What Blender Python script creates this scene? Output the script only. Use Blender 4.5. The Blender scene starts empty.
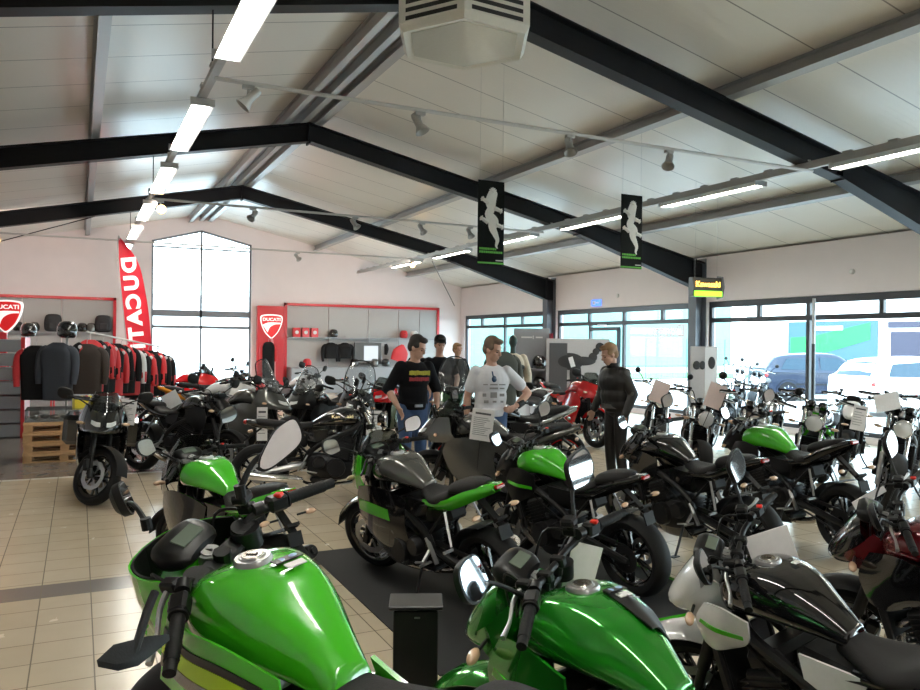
import bpy, math, random
from mathutils import Matrix, Vector
random.seed(7)
S = bpy.context.scene
COL = S.collection
# ------------------------------------------------------------------ camera
YAW, PITCH, ROLL, FPX, CAMZ = 0.4583, -0.0033, 0.0116, 772.4, 1.7
cy_, sy_, cp_, sp_ = math.cos(YAW), math.sin(YAW), math.cos(PITCH), math.sin(PITCH)
CF = Vector((sy_*cp_, cy_*cp_, sp_)); CR0 = Vector((cy_, -sy_, 0)); CU0 = CR0.cross(CF)
CR = CR0*math.cos(ROLL) + CU0*math.sin(ROLL); CU = -CR0*math.sin(ROLL) + CU0*math.cos(ROLL)
cd = bpy.data.cameras.new('camera'); cam = bpy.data.objects.new('camera', cd); COL.objects.link(cam)
cd.sensor_width = 36; cd.lens = FPX/920*36; cd.clip_start = .05; cd.clip_end = 400
cam.matrix_world = Matrix((( CR.x, CU.x, -CF.x, 0), (CR.y, CU.y, -CF.y, 0), (CR.z, CU.z, -CF.z, CAMZ), (0, 0, 0, 1)))
S.camera = cam
# ------------------------------------------------------------------ world, sun, exposure
S.view_settings.view_transform = 'Standard'; S.view_settings.look = 'None'
S.view_settings.gamma = 1; S.view_settings.use_curve_mapping = False
S.view_settings.exposure = 1.5
W = bpy.data.worlds.new('sky'); S.world = W; W.use_nodes = True
nt = W.node_tree; bg = nt.nodes['Background']
tc = nt.nodes.new('ShaderNodeTexCoord'); gr = nt.nodes.new('ShaderNodeSeparateXYZ'); rp = nt.nodes.new('ShaderNodeValToRGB')
nt.links.new(tc.outputs['Generated'], gr.inputs[0]); nt.links.new(gr.outputs['Z'], rp.inputs[0])
rp.color_ramp.elements[0].position = 0.0; rp.color_ramp.elements[0].color = (.90, .97, 1, 1)
rp.color_ramp.elements[1].position = 0.6; rp.color_ramp.elements[1].color = (.62, .80, 1, 1)
nt.links.new(rp.outputs[0], bg.inputs['Color']); bg.inputs['Strength'].default_value = 4.4
sl = bpy.data.lights.new('sun', 'SUN'); sl.energy = 2.5; sl.angle = .01; sl.color = (1, .96, .9)
so = bpy.data.objects.new('sun', sl); COL.objects.link(so)
so.rotation_euler = Vector((.62, .38, -.75)).to_track_quat('-Z', 'Y').to_euler(); so.location = (-20, -10, 30)

# ------------------------------------------------------------------ helpers
def ground(px, d, z=0.0):
    r = (px-460)/FPX*d
    return Vector((d*sy_+r*cy_, d*cy_-r*sy_, z))
def zat(px, py, d):
    return CAMZ + ((CF + CR*((px-460)/FPX) + CU*((345-py)/FPX))*d).z
MATS = {}
def mat(name, col, rough=.5, metal=0, coat=0, emit=None, es=0, nscale=40, namt=.06, spec=.5, bump=0):
    if name in MATS: return MATS[name]
    m = bpy.data.materials.new(name); m.use_nodes = True; n = m.node_tree.nodes; l = m.node_tree.links
    b = n['Principled BSDF']; c = (*col, 1)
    b.inputs['Base Color'].default_value = c; b.inputs['Roughness'].default_value = rough
    b.inputs['Metallic'].default_value = metal; b.inputs['Coat Weight'].default_value = coat
    b.inputs['Coat Roughness'].default_value = .05; b.inputs['Specular IOR Level'].default_value = spec
    if emit: b.inputs['Emission Color'].default_value = (*emit, 1); b.inputs['Emission Strength'].default_value = es
    t = n.new('ShaderNodeTexCoord'); no = n.new('ShaderNodeTexNoise'); no.inputs['Scale'].default_value = nscale
    l.new(t.outputs['Object'], no.inputs['Vector'])
    mx = n.new('ShaderNodeMix'); mx.data_type = 'RGBA'; mx.blend_type = 'MULTIPLY'
    mx.inputs['Factor'].default_value = 1
    mr = n.new('ShaderNodeMapRange'); mr.inputs['To Min'].default_value = 1-namt; mr.inputs['To Max'].default_value = 1+namt
    l.new(no.outputs['Fac'], mr.inputs['Value']); mx.inputs['A'].default_value = c
    l.new(mr.outputs['Result'], mx.inputs['B']); l.new(mx.outputs['Result'], b.inputs['Base Color'])
    if bump:
        bp = n.new('ShaderNodeBump'); bp.inputs['Strength'].default_value = bump; bp.inputs['Distance'].default_value = .01
        l.new(no.outputs['Fac'], bp.inputs['Height']); l.new(bp.outputs['Normal'], b.inputs['Normal'])
    MATS[name] = m; return m
def glassmat(name, tint, gloss=.12, rough=.02, dens=0.0, dcol=(.02, .02, .02)):
    if name in MATS: return MATS[name]
    m = bpy.data.materials.new(name); m.use_nodes = True; n = m.node_tree.nodes; l = m.node_tree.links
    n.remove(n['Principled BSDF']); out = n['Material Output']
    tr = n.new('ShaderNodeBsdfTransparent'); tr.inputs[0].default_value = (*tint, 1)
    gl = n.new('ShaderNodeBsdfGlossy'); gl.inputs['Roughness'].default_value = rough
    lw = n.new('ShaderNodeLayerWeight'); lw.inputs['Blend'].default_value = .5
    fr = n.new('ShaderNodeMath'); fr.operation = 'POWER'; fr.inputs[1].default_value = 5; l.new(lw.outputs['Facing'], fr.inputs[0])
    no = n.new('ShaderNodeTexNoise'); no.inputs['Scale'].default_value = 3
    ad = n.new('ShaderNodeMath'); ad.operation = 'MULTIPLY_ADD'; ad.inputs[1].default_value = gloss*.3; l.new(no.outputs['Fac'], ad.inputs[0]); l.new(fr.outputs[0], ad.inputs[2])
    mx = n.new('ShaderNodeMixShader'); l.new(ad.outputs[0], mx.inputs[0]); l.new(tr.outputs[0], mx.inputs[1]); l.new(gl.outputs[0], mx.inputs[2])
    last = mx
    if dens:
        df = n.new('ShaderNodeBsdfDiffuse'); df.inputs[0].default_value = (*dcol, 1)
        m2 = n.new('ShaderNodeMixShader'); m2.inputs[0].default_value = dens; l.new(mx.outputs[0], m2.inputs[1]); l.new(df.outputs[0], m2.inputs[2]); last = m2
    l.new(last.outputs[0], out.inputs[0]); MATS[name] = m; return m

def crom(P, n):
    out = []; N = len(P)
    for i in range(N-1):
        p0 = P[max(i-1, 0)]; p1 = P[i]; p2 = P[i+1]; p3 = P[min(i+2, N-1)]
        for k in range(n):
            t = k/n; t2 = t*t; t3 = t2*t
            out.append(tuple(.5*((2*b)+(-a+c)*t+(2*a-5*b+4*c-d)*t2+(-a+3*b-3*c+d)*t3) for a, b, c, d in zip(p0, p1, p2, p3)))
    out.append(tuple(P[-1])); return out
MIRS = None
class MB:
    def __init__(s): s.v = []; s.f = []
    def add(s, vs, fs):
        o = len(s.v); s.v += [tuple(v) for v in vs]; s.f += [tuple(i+o for i in f) for f in fs]; return s
    def box(s, c, d, rot=None, bev=0):
        hx, hy, hz = d[0]/2, d[1]/2, d[2]/2; M = rot.to_matrix() if rot is not None and not isinstance(rot, Matrix) else rot
        if bev > 0:
            b = min(bev, hx*.9, hy*.9, hz*.9); vs = []; 
            for sx in (-1, 1):
                for sy in (-1, 1):
                    for sz in (-1, 1):
                        vs += [(sx*hx, sy*(hy-b), sz*(hz-b)), (sx*(hx-b), sy*hy, sz*(hz-b)), (sx*(hx-b), sy*(hy-b), sz*hz)]
            def I(sx, sy, sz, k): return (((sx > 0)*2+(sy > 0))*2+(sz > 0))*3+k
            fs = []
            for q in (-1, 1):
                fs.append([I(q, a, b2, 0) for a, b2 in ((-1, -1), (1, -1), (1, 1), (-1, 1))][::q])
                fs.append([I(a, q, b2, 1) for a, b2 in ((-1, -1), (1, -1), (1, 1), (-1, 1))][::-q])
                fs.append([I(a, b2, q, 2) for a, b2 in ((-1, -1), (1, -1), (1, 1), (-1, 1))][::q])
            for a in (-1, 1):
                for b2 in (-1, 1):
                    fs.append([I(a, b2, -1, 0), I(a, b2, 1, 0), I(a, b2, 1, 1), I(a, b2, -1, 1)][::a*b2])
                    fs.append([I(a, -1, b2, 0), I(a, 1, b2, 0), I(a, 1, b2, 2), I(a, -1, b2, 2)][::-a*b2])
                    fs.append([I(-1, a, b2, 1), I(1, a, b2, 1), I(1, a, b2, 2), I(-1, a, b2, 2)][::a*b2])
                    for c2 in (-1, 1): fs.append([I(a, b2, c2, 0), I(a, b2, c2, 1), I(a, b2, c2, 2)][::a*b2*c2])
        else:
            vs = [(x*hx, y*hy, z*hz) for x in (-1, 1) for y in (-1, 1) for z in (-1, 1)]
            fs = [(0, 1, 3, 2), (4, 6, 7, 5), (0, 4, 5, 1), (2, 3, 7, 6), (0, 2, 6, 4), (1, 5, 7, 3)]
        if M is not None: vs = [M.to_3x3() @ Vector(v) for v in vs]
        return s.add([(v[0]+c[0], v[1]+c[1], v[2]+c[2]) for v in vs], fs)
    def bar(s, a, b, w, h, up=(0, 0, 1), bev=0):
        a = Vector(a); b = Vector(b); d = b-a; L = d.length; z = d.normalized(); y = Vector(up)
        x = y.cross(z)
        if x.length < 1e-4: x = Vector((1, 0, 0)).cross(z)
        x.normalize(); y = z.cross(x); M = Matrix((x, y, z)).transposed()
        return s.box((a+b)/2, (w, h, L), M, bev)
    def tube(s, pts, r, n=10, sm=1, cap=True):
        if sm > 1: 
            if isinstance(r, (list, tuple)): 
                q = crom([tuple(p)+(rr,) for p, rr in zip(pts, r)], sm); pts = [p[:3] for p in q]; r = [p[3] for p in q]
            else: pts = crom([tuple(p) for p in pts], sm)
        pts = [Vector(p) for p in pts]; N = len(pts)
        if not isinstance(r, (list, tuple)): r = [r]*N
        vs = []; fs = []; T0 = (pts[1]-pts[0]).normalized(); ref = Vector((0, 0, 1)) if abs(T0.z) < .9 else Vector((1, 0, 0))
        X = T0.cross(ref).normalized()
        for i, p in enumerate(pts):
            T = (pts[min(i+1, N-1)]-pts[max(i-1, 0)]).normalized(); X = (X-T*X.dot(T)).normalized(); Y = T.cross(X)
            for k in range(n):
                a = 2*math.pi*k/n; vs.append(p+(X*math.cos(a)+Y*math.sin(a))*r[i])
        for i in range(N-1):
            for k in range(n): fs.append((i*n+k, i*n+(k+1) % n, (i+1)*n+(k+1) % n, (i+1)*n+k))
        if cap: fs.append(tuple(range(n))[::-1]); fs.append(tuple((N-1)*n+k for k in range(n)))
        return s.add(vs, fs)
    def cyl(s, a, b, r, n=16): return s.tube([a, b], r, n)
    def lathe(s, prof, c, axis='y', n=32, closed=False, M=None):
        vs = []; fs = []; m = len(prof)
        for k in range(n):
            a = 2*math.pi*k/n; ca, sa = math.cos(a), math.sin(a)
            for r, h in prof:
                v = Vector((r*ca, h, r*sa)) if axis == 'y' else Vector((r*ca, r*sa, h)) if axis == 'z' else Vector((h, r*ca, r*sa))
                if M is not None: v = M.to_3x3() @ v
                vs.append(v+Vector(c))
        for k in range(n):
            k2 = (k+1) % n
            for j in range(m if closed else m-1):
                j2 = (j+1) % m; fs.append((k*m+j, k*m+j2, k2*m+j2, k2*m+j))
        return s.add(vs, fs)
    def ell(s, c, r, M=None, nu=16, nv=10):
        vs = []; fs = []
        for j in range(1, nv):
            t = math.pi*j/nv
            for i in range(nu):
                a = 2*math.pi*i/nu; v = Vector((r[0]*math.sin(t)*math.cos(a), r[1]*math.sin(t)*math.sin(a), r[2]*math.cos(t)))
                vs.append((M.to_3x3() @ v if M else v)+Vector(c))
        for e in (1, -1):
            v = Vector((0, 0, e*r[2])); vs.append((M.to_3x3() @ v if M else v)+Vector(c))
        for j in range(nv-2):
            for i in range(nu): fs.append((j*nu+i, (j+1)*nu+i, (j+1)*nu+(i+1) % nu, j*nu+(i+1) % nu))
        T = (nv-1)*nu
        for i in range(nu): fs.append((T, i, (i+1) % nu)); fs.append((T+1, (nv-2)*nu+(i+1) % nu, (nv-2)*nu+i))
        return s.add(vs, fs)
    def loft(s, secs, nu=4, nv=4):
        """secs: (x, half profile [(y,z)..] bottom centre to top centre)"""
        rows = []
        for x, hp in secs:
            q = [(x+(p[2] if len(p) > 2 else 0), p[0], p[1]) for p in hp]; rows.append(crom(q, nu))
        m = len(rows[0]); cols = [crom([r[j] for r in rows], nv) for j in range(m)]; N = len(cols[0])
        vs = []; fs = []; 
        for i in range(N):
            half = [cols[j][i] for j in range(m)]
            vs += half + [(p[0], -p[1], p[2]) for p in half[-2:0:-1]]
        w = 2*m-2
        for i in range(N-1):
            for j in range(w): fs.append((i*w+j, i*w+(j+1) % w, (i+1)*w+(j+1) % w, (i+1)*w+j))
        fs.append(tuple(range(w))[::-1]); fs.append(tuple((N-1)*w+j for j in range(w)))
        return s.add(vs, fs)
    def sheet(s, grid, th=.006, nu=4, nv=4, mirror=False):
        rows = [crom([tuple(p) for p in r], nu) for r in grid]; cols = [crom([r[j] for r in rows], nv) for j in range(len(rows[0]))]
        N = len(cols[0]); m = len(cols); P = [[Vector(cols[j][i]) for j in range(m)] for i in range(N)]
        for sg in (((1, -1) if MIRS is None else (MIRS,)) if mirror else (1,)):
            vs = []; fs = []
            for side in (0, 1):
                for i in range(N):
                    for j in range(m):
                        du = P[i][min(j+1, m-1)]-P[i][max(j-1, 0)]; dv = P[min(i+1, N-1)][j]-P[max(i-1, 0)][j]
                        nrm = du.cross(dv); nrm = nrm.normalized() if nrm.length > 1e-9 else Vector((0, 0, 1))
                        p = P[i][j]+nrm*(th/2 if side == 0 else -th/2); vs.append((p.x, p.y*sg, p.z))
            K = N*m
            for i in range(N-1):
                for j in range(m-1):
                    a, b, c, d = i*m+j, i*m+j+1, (i+1)*m+j+1, (i+1)*m+j
                    fs.append((a, b, c, d)); fs.append((K+d, K+c, K+b, K+a))
            for j in range(m-1):
                fs.append((j, K+j, K+j+1, j+1)); e = (N-1)*m+j; fs.append((e, e+1, K+e+1, K+e))
            for i in range(N-1):
                a = i*m; b = (i+1)*m; fs.append((a, b, K+b, K+a)); a = i*m+m-1; b = a+m; fs.append((a, K+a, K+b, b))
            if sg < 0: fs = [f[::-1] for f in fs]
            s.add(vs, fs)
        return s
    def plate(s, pts, axis='y', t=.01, c=(0, 0, 0), M=None):
        n = len(pts); vs = []
        for e in (-t/2, t/2):
            for a, b in pts:
                v = Vector((a, e, b)) if axis == 'y' else Vector((a, b, e)) if axis == 'z' else Vector((e, a, b))
                if M is not None: v = M.to_3x3() @ v
                vs.append(v+Vector(c))
        fs = [tuple(range(n)), tuple(range(n, 2*n))[::-1]]+[(i, i+n, (i+1) % n+n, (i+1) % n) for i in range(n)]
        return s.add(vs, fs)
    def mesh(s, name, smooth=35):
        me = bpy.data.meshes.new(name); me.from_pydata([tuple(v) for v in s.v], [], s.f); me.update()
        import bmesh
        bm = bmesh.new(); bm.from_mesh(me); bmesh.ops.remove_doubles(bm, verts=bm.verts, dist=1e-5); bmesh.ops.recalc_face_normals(bm, faces=bm.faces); bm.to_mesh(me); bm.free()
        if smooth:
            me.shade_smooth(); me.set_sharp_from_angle(angle=math.radians(smooth))
        return me
    def build(s, name, m, parent=None, M=None, smooth=35):
        me = s.mesh(name, smooth); me.materials.append(m); o = bpy.data.objects.new(name, me); COL.objects.link(o)
        if parent: o.parent = parent
        if M is not None: o.matrix_local = M
        return o
def tag(o, label=None, cat=None, group=None, kind=None):
    if label: o['label'] = label
    if cat: o['category'] = cat
    if group: o['group'] = group
    if kind: o['kind'] = kind
    return o
def empty(name, M, label=None, cat=None, group=None, kind=None):
    o = bpy.data.objects.new(name, None); COL.objects.link(o); o.empty_display_size = .1
    o.matrix_world = M if isinstance(M, Matrix) else Matrix.Translation(Vector(M)); return tag(o, label, cat, group, kind)
def text(s_, size, m, parent=None, M=None, name='lettering', ext=.002, bold=.0, shear=0, align='CENTER', sx=1):
    c = bpy.data.curves.new(name, 'FONT'); c.body = s_; c.size = size; c.extrude = ext; c.offset = bold*size; c.shear = shear
    c.align_x = align; c.align_y = 'CENTER'; t = bpy.data.objects.new('tmp', c); COL.objects.link(t)
    dg = bpy.context.evaluated_depsgraph_get(); dg.update(); me = bpy.data.meshes.new_from_object(t.evaluated_get(dg))
    bpy.data.objects.remove(t); me.materials.clear(); me.materials.append(m)
    me.transform(Matrix.Diagonal((sx, 1, 1, 1)))
    o = bpy.data.objects.new(name, me); COL.objects.link(o)
    if parent: o.parent = parent
    if M is not None: o.matrix_local = M
    return o
RX = lambda a: Matrix.Rotation(a, 4, 'X'); RY = lambda a: Matrix.Rotation(a, 4, 'Y'); RZ = lambda a: Matrix.Rotation(a, 4, 'Z')
T = lambda x, y, z: Matrix.Translation((x, y, z))
def rot_to(d, axis='Z'): return Vector(d).to_track_quat(axis, 'Y').to_matrix()
# ------------------------------------------------------------------ room
WX, LX, RXR, D, FY = 12.4, -5.44, 3.48, 25.1, -5.0       # right wall, left wall, ridge, back wall, wall behind the camera
SL, HW = .2116, 3.70                                      # roof slope, eaves height
def roofz(x): return HW+SL*(WX-x) if x > RXR else HW+SL*(WX-RXR)-SL*(RXR-x)
white_wall = mat('wall_paint', (.78, .71, .71), .8, nscale=3, namt=.03)
def floor_material():
    m = bpy.data.materials.new('tiles'); m.use_nodes = True; n = m.node_tree.nodes; l = m.node_tree.links; b = n['Principled BSDF']
    g = n.new('ShaderNodeNewGeometry'); sp = n.new('ShaderNodeSeparateXYZ'); l.new(g.outputs['Position'], sp.inputs[0])
    def math_(op, a, bb=None, c=None):
        k = n.new('ShaderNodeMath'); k.operation = op
        for i, q in enumerate((a, bb, c)):
            if q is None: continue
            if isinstance(q, (int, float)): k.inputs[i].default_value = q
            else: l.new(q, k.inputs[i])
        return k.outputs[0]
    u = math_('DIVIDE', math_('ADD', sp.outputs['X'], .485+3), .2976); v = math_('DIVIDE', math_('ADD', sp.outputs['Y'], 30-5.86+.15), .2976)
    fu = math_('FRACT', u); fv = math_('FRACT', v)
    eu = math_('MINIMUM', fu, math_('SUBTRACT', 1, fu)); ev = math_('MINIMUM', fv, math_('SUBTRACT', 1, fv))
    grout = math_('LESS_THAN', math_('MINIMUM', eu, ev), .012)
    cb = n.new('ShaderNodeCombineXYZ'); l.new(math_('FLOOR', u), cb.inputs[0]); l.new(math_('FLOOR', v), cb.inputs[1])
    wn = n.new('ShaderNodeTexWhiteNoise'); wn.noise_dimensions = '2D'; l.new(cb.outputs[0], wn.inputs['Vector'])
    no = n.new('ShaderNodeTexNoise'); no.inputs['Scale'].default_value = 6; no.inputs['Detail'].default_value = 5; l.new(g.outputs['Position'], no.inputs['Vector'])
    c1 = n.new('ShaderNodeMix'); c1.data_type = 'RGBA'; c1.inputs['A'].default_value = (.50, .415, .30, 1); c1.inputs['B'].default_value = (.58, .49, .37, 1)
    l.new(math_('ADD', math_('MULTIPLY', wn.outputs['Value'], .5), math_('MULTIPLY', no.outputs['Fac'], .5)), c1.inputs['Factor'])
    # darker band of tiles and the dark zone past the threshold
    band = math_('LESS_THAN', math_('ABSOLUTE', math_('SUBTRACT', sp.outputs['Y'], 5.86)), .15)
    back = math_('MULTIPLY', math_('GREATER_THAN', sp.outputs['Y'], 10.62), math_('LESS_THAN', sp.outputs['X'], 1.3))
    c2 = n.new('ShaderNodeMix'); c2.data_type = 'RGBA'; l.new(math_('MAXIMUM', band, back), c2.inputs['Factor']); l.new(c1.outputs['Result'], c2.inputs['A']); c2.inputs['B'].default_value = (.19, .165, .15, 1)
    thr = math_('LESS_THAN', math_('ABSOLUTE', math_('SUBTRACT', sp.outputs['Y'], 10.56)), .05)
    c4 = n.new('ShaderNodeMix'); c4.data_type = 'RGBA'; l.new(thr, c4.inputs['Factor']); l.new(c2.outputs['Result'], c4.inputs['A']); c4.inputs['B'].default_value = (.75, .7, .6, 1)
    c3 = n.new('ShaderNodeMix'); c3.data_type = 'RGBA'; l.new(grout, c3.inputs['Factor']); l.new(c4.outputs['Result'], c3.inputs['A']); c3.inputs['B'].default_value = (.2, .17, .13, 1)
    l.new(c3.outputs['Result'], b.inputs['Base Color'])
    mr = n.new('ShaderNodeMapRange'); mr.inputs['To Min'].default_value = .16; mr.inputs['To Max'].default_value = .32; l.new(no.outputs['Fac'], mr.inputs['Value']); l.new(mr.outputs[0], b.inputs['Roughness'])
    bp = n.new('ShaderNodeBump'); bp.inputs['Strength'].default_value = .3; bp.inputs['Distance'].default_value = .003; bp.invert = True
    l.new(grout, bp.inputs['Height']); l.new(bp.outputs[0], b.inputs['Normal'])
    return m
tag(MB().box(((WX+LX)/2, (D+FY)/2, -.05), (WX-LX+.6, D-FY+.6, .1)).build('floor', floor_material(), smooth=0), kind='structure')
def roof_material():
    m = bpy.data.materials.new('roof_panels'); m.use_nodes = True; n = m.node_tree.nodes; l = m.node_tree.links; b = n['Principled BSDF']
    g = n.new('ShaderNodeNewGeometry'); sp = n.new('ShaderNodeSeparateXYZ'); l.new(g.outputs['Position'], sp.inputs[0])
    def math_(op, a, bb=None):
        k = n.new('ShaderNodeMath'); k.operation = op
        for i, q in enumerate((a, bb)):
            if q is None: continue
            if isinstance(q, (int, float)): k.inputs[i].default_value = q
            else: l.new(q, k.inputs[i])
        return k.outputs[0]
    f = math_('FRACT', math_('ADD', sp.outputs['Y'], 20.3)); seam = math_('LESS_THAN', f, .018)
    rib = math_('SINE', math_('MULTIPLY', sp.outputs['Y'], 2*math.pi/.1)); rb = math_('GREATER_THAN', rib, .75)
    no = n.new('ShaderNodeTexNoise'); no.inputs['Scale'].default_value = .8; l.new(g.outputs['Position'], no.inputs['Vector'])
    c1 = n.new('ShaderNodeMix'); c1.data_type = 'RGBA'; l.new(no.outputs['Fac'], c1.inputs['Factor']); c1.inputs['A'].default_value = (.70, .665, .60, 1); c1.inputs['B'].default_value = (.77, .735, .67, 1)
    c2 = n.new('ShaderNodeMix'); c2.data_type = 'RGBA'; l.new(seam, c2.inputs['Factor']); l.new(c1.outputs['Result'], c2.inputs['A']); c2.inputs['B'].default_value = (.27, .25, .23, 1)
    l.new(c2.outputs['Result'], b.inputs['Base Color']); b.inputs['Roughness'].default_value = .3
    bp = n.new('ShaderNodeBump'); bp.inputs['Strength'].default_value = .7; bp.inputs['Distance'].default_value = .006
    l.new(math_('ADD', rb, math_('MULTIPLY', seam, -2)), bp.inputs['Height']); l.new(bp.outputs[0], b.inputs['Normal'])
    return m
rt = .12; ap = roofz(RXR); e = .5
rm = MB(); y0, y1 = FY-.3, D+.3
pr = [(LX-e, roofz(LX-e)), (RXR, ap), (WX+e, HW-SL*e), (WX+e, HW-SL*e+rt), (RXR, ap+rt), (LX-e, roofz(LX-e)+rt)]
rm.plate(pr, 'y', y1-y0, (0, (y0+y1)/2, 0))
tag(rm.build('ceiling', roof_material(), smooth=0), kind='structure')
# walls
def gable(y, th, hole=None):
    m = MB()
    if hole is None: m.plate([(LX-.2, 0), (WX+.2, 0), (WX+.2, roofz(WX+.2)), (RXR, ap), (LX-.2, roofz(LX-.2))], 'y', th, (0, y, 0)); return m
    x0, x1, z0, z1, xa, za, z2 = hole
    m.plate([(LX-.2, 0), (x0, 0), (x0, roofz(x0)), (LX-.2, roofz(LX-.2))], 'y', th, (0, y, 0))
    m.plate([(x1, 0), (WX+.2, 0), (WX+.2, roofz(WX+.2)), (x1, roofz(x1))], 'y', th, (0, y, 0))
    m.plate([(x0, z1), (xa, za), (xa, roofz(xa)), (x0, roofz(x0))], 'y', th, (0, y, 0))
    m.plate([(xa, za), (x1, z2), (x1, roofz(x1)), (RXR, ap), (xa, roofz(xa))], 'y', th, (0, y, 0))
    if z0 > 0: m.box(((x0+x1)/2, y, z0/2), (x1-x0, th, z0))
    return m
tag(gable(D+.12, .24, (1.95, 4.93, .12, 4.70, 3.40, 5.10, 4.74)).build('wall_back', white_wall, smooth=0), kind='structure')
tag(gable(FY-.12, .24).build('wall_front', white_wall, smooth=0), kind='structure')
tag(MB().box((LX-.1, (D+FY)/2, roofz(LX)/2), (.2, D-FY, roofz(LX)-.04)).build('wall_left', white_wall, smooth=0), kind='structure')
ZT = 2.66
wr = MB().box((WX+.12, (D+FY)/2, (ZT+HW)/2-.025), (.24, D-FY, HW-ZT-.05)).box((WX+.12, (D+FY)/2, .06), (.24, D-FY, .12))
for y, w in ((19.0, .3), (13.0, .3), (7.0, .3), (1.0, .3), (24.95, .3), (-4.85, .3)): wr.box((WX+.12, y, (ZT+.12)/2), (.24, w, ZT-.12))
tag(wr.build('wall_right', white_wall, smooth=0), kind='structure')
frame_m = mat('window_frame_paint', (.045, .05, .06), .35); pane_m = glassmat('window_glass', (.90, .97, .97))
wn_ = [0]
def window(y0, y1, ups, lows, door=None):
    wn_[0] += 1; r = empty('window_%d' % wn_[0], (WX+.1, y0, 0), kind='structure'); x = 0; f = MB(); L = y1-y0
    def hb(z, h, a=0, b=L): f.box((x, (a+b)/2, z), (.09, b-a, h), bev=.006)
    hb(2.59, .13); hb(2.25, .10); hb(.16, .08)
    for a in [0.04]+[u-y0 for u in ups]+[L-.04]: f.box((x, a, 2.42), (.085, .09, .26), bev=.006)
    for a in [0.04]+[u-y0 for u in lows]+[L-.04]: f.box((x, a, 1.2), (.085, .08, 2.04), bev=.006)
    f.build('frame', frame_m, r)
    MB().box((x+.005, L/2, 2.42), (.008, L-.1, .26)).build('pane', pane_m, r, smooth=0)
    MB().box((x+.005, L/2, 1.2), (.008, L-.1, 2.02)).build('pane', pane_m, r, smooth=0)
window(19.15, 24.8, [20.9, 22.0, 23.6], [22.0])
window(13.15, 18.85, [14.4, 15.85, 17.35], [15.85, 17.3])
window(7.15, 12.85, [8.78, 10.28, 11.48], [10.28])
window(1.15, 6.85, [2.7, 4.0, 5.4], [4.0])
window(-4.7, .85, [-3.3, -2, -.6], [-2])
# glazed door in the second bay
dr = empty('door_1', (WX+.03, 15.93, 0), kind='structure')
dm = MB(); 
for a, b in (((0, .06, .16), (0, .06, 2.1)), ((0, 1.27, .16), (0, 1.27, 2.1))): dm.bar(a, b, .06, .09)
dm.box((0, .665, 2.1), (.06, 1.28, .09)); dm.box((0, .665, .22), (.06, 1.28, .14)); dm.build('door_frame', frame_m, dr)
MB().box((-.02, .75, 2.2), (.05, .35, .05)).build('door_closer', mat('brushed_steel', (.5, .5, .52), .35, .8), dr)
MB().bar((-.08, .14, .9), (-.08, .14, 1.3), .025, .025).build('door_handle', MATS['brushed_steel'], dr)
# round post in the near bay
po = MB().cyl((WX-.08, 10.03, 0), (WX-.08, 10.03, 1.75), .035).build('window_post', mat('dark_post', (.05, .055, .06), .3)); tag(po, kind='structure'); po.name = 'trim_1'
po = MB().cyl((WX-.08, 10.03, 1.75), (WX-.08, 10.03, 2.6), .03).build('trim_2', mat('pale_post', (.55, .55, .56), .4)); tag(po, kind='structure')
# gable window
gw = empty('window_6', (3.40, D+.1, 0), kind='structure'); gm = MB(); xl, xr = -1.45, 1.53
grey_frame = mat('gable_frame', (.2, .22, .25), .4); gx = lambda x: 4.70+(5.10-4.70)*(x+1.45)/1.45 if x < 0 else 5.10-(.36)*x/1.53
for x in (xl+.03, 0, xr-.03): gm.bar((x, 0, .12), (x, 0, gx(x)-.03), .06 if x == 0 else .06, .08, (0, 1, 0))
for z, h in ((2.50, .20), (2.08, .09), (.16, .08), (4.52, .05)): gm.box((.04, 0, z), (2.9, .08, h))
gm.bar((xl, 0, 4.67), (0, 0, 5.07), .06, .08, (0, 1, 0)); gm.bar((0, 0, 5.07), (xr, 0, 4.71), .06, .08, (0, 1, 0)); gm.build('frame', grey_frame, gw)
MB().plate([(xl, .12), (xr, .12), (xr, 4.74), (0, 5.08), (xl, 4.70)], 'y', .008, (0, .01, 0)).build('pane', pane_m, gw, smooth=0)
# exit sign above the door
ex = empty('exit_sign', (WX-.02, 16.9, 2.80), 'small blue pictogram sign on the wall above the glazed door', 'sign')
MB().box((0, 0, 0), (.03, .42, .17), bev=.005).build('sign_panel', mat('sign_blue', (.05, .16, .75), .4, emit=(.1, .25, 1), es=.6), ex)
MB().box((-.018, .08, 0), (.004, .12, .10)).bar((-.018, -.02, 0), (-.018, -.14, 0), .025, .004, (1, 0, 0)).build('pictogram', mat('sign_white', (.85, .85, .85), .5), ex)
det = MB().lathe([(0, .0), (.05, 0), (.05, .03), (.03, .045), (0, .045)], (WX-.0, 16.0, 2.95), 'x', 16, M=RZ(math.pi)).build('wall_sensor', mat('sensor_white', (.7, .68, .66), .5)); tag(det, 'small round white sensor high on the wall right of the blue sign', 'sensor')
det = MB().lathe([(0, .0), (.05, 0), (.05, .03), (.03, .045), (0, .045)], (WX, 9.3, 3.05), 'x', 16, M=RZ(math.pi)).build('wall_sensor', MATS['sensor_white']); tag(det, 'small round pale sensor on the wall above the near window band', 'sensor')
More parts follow.
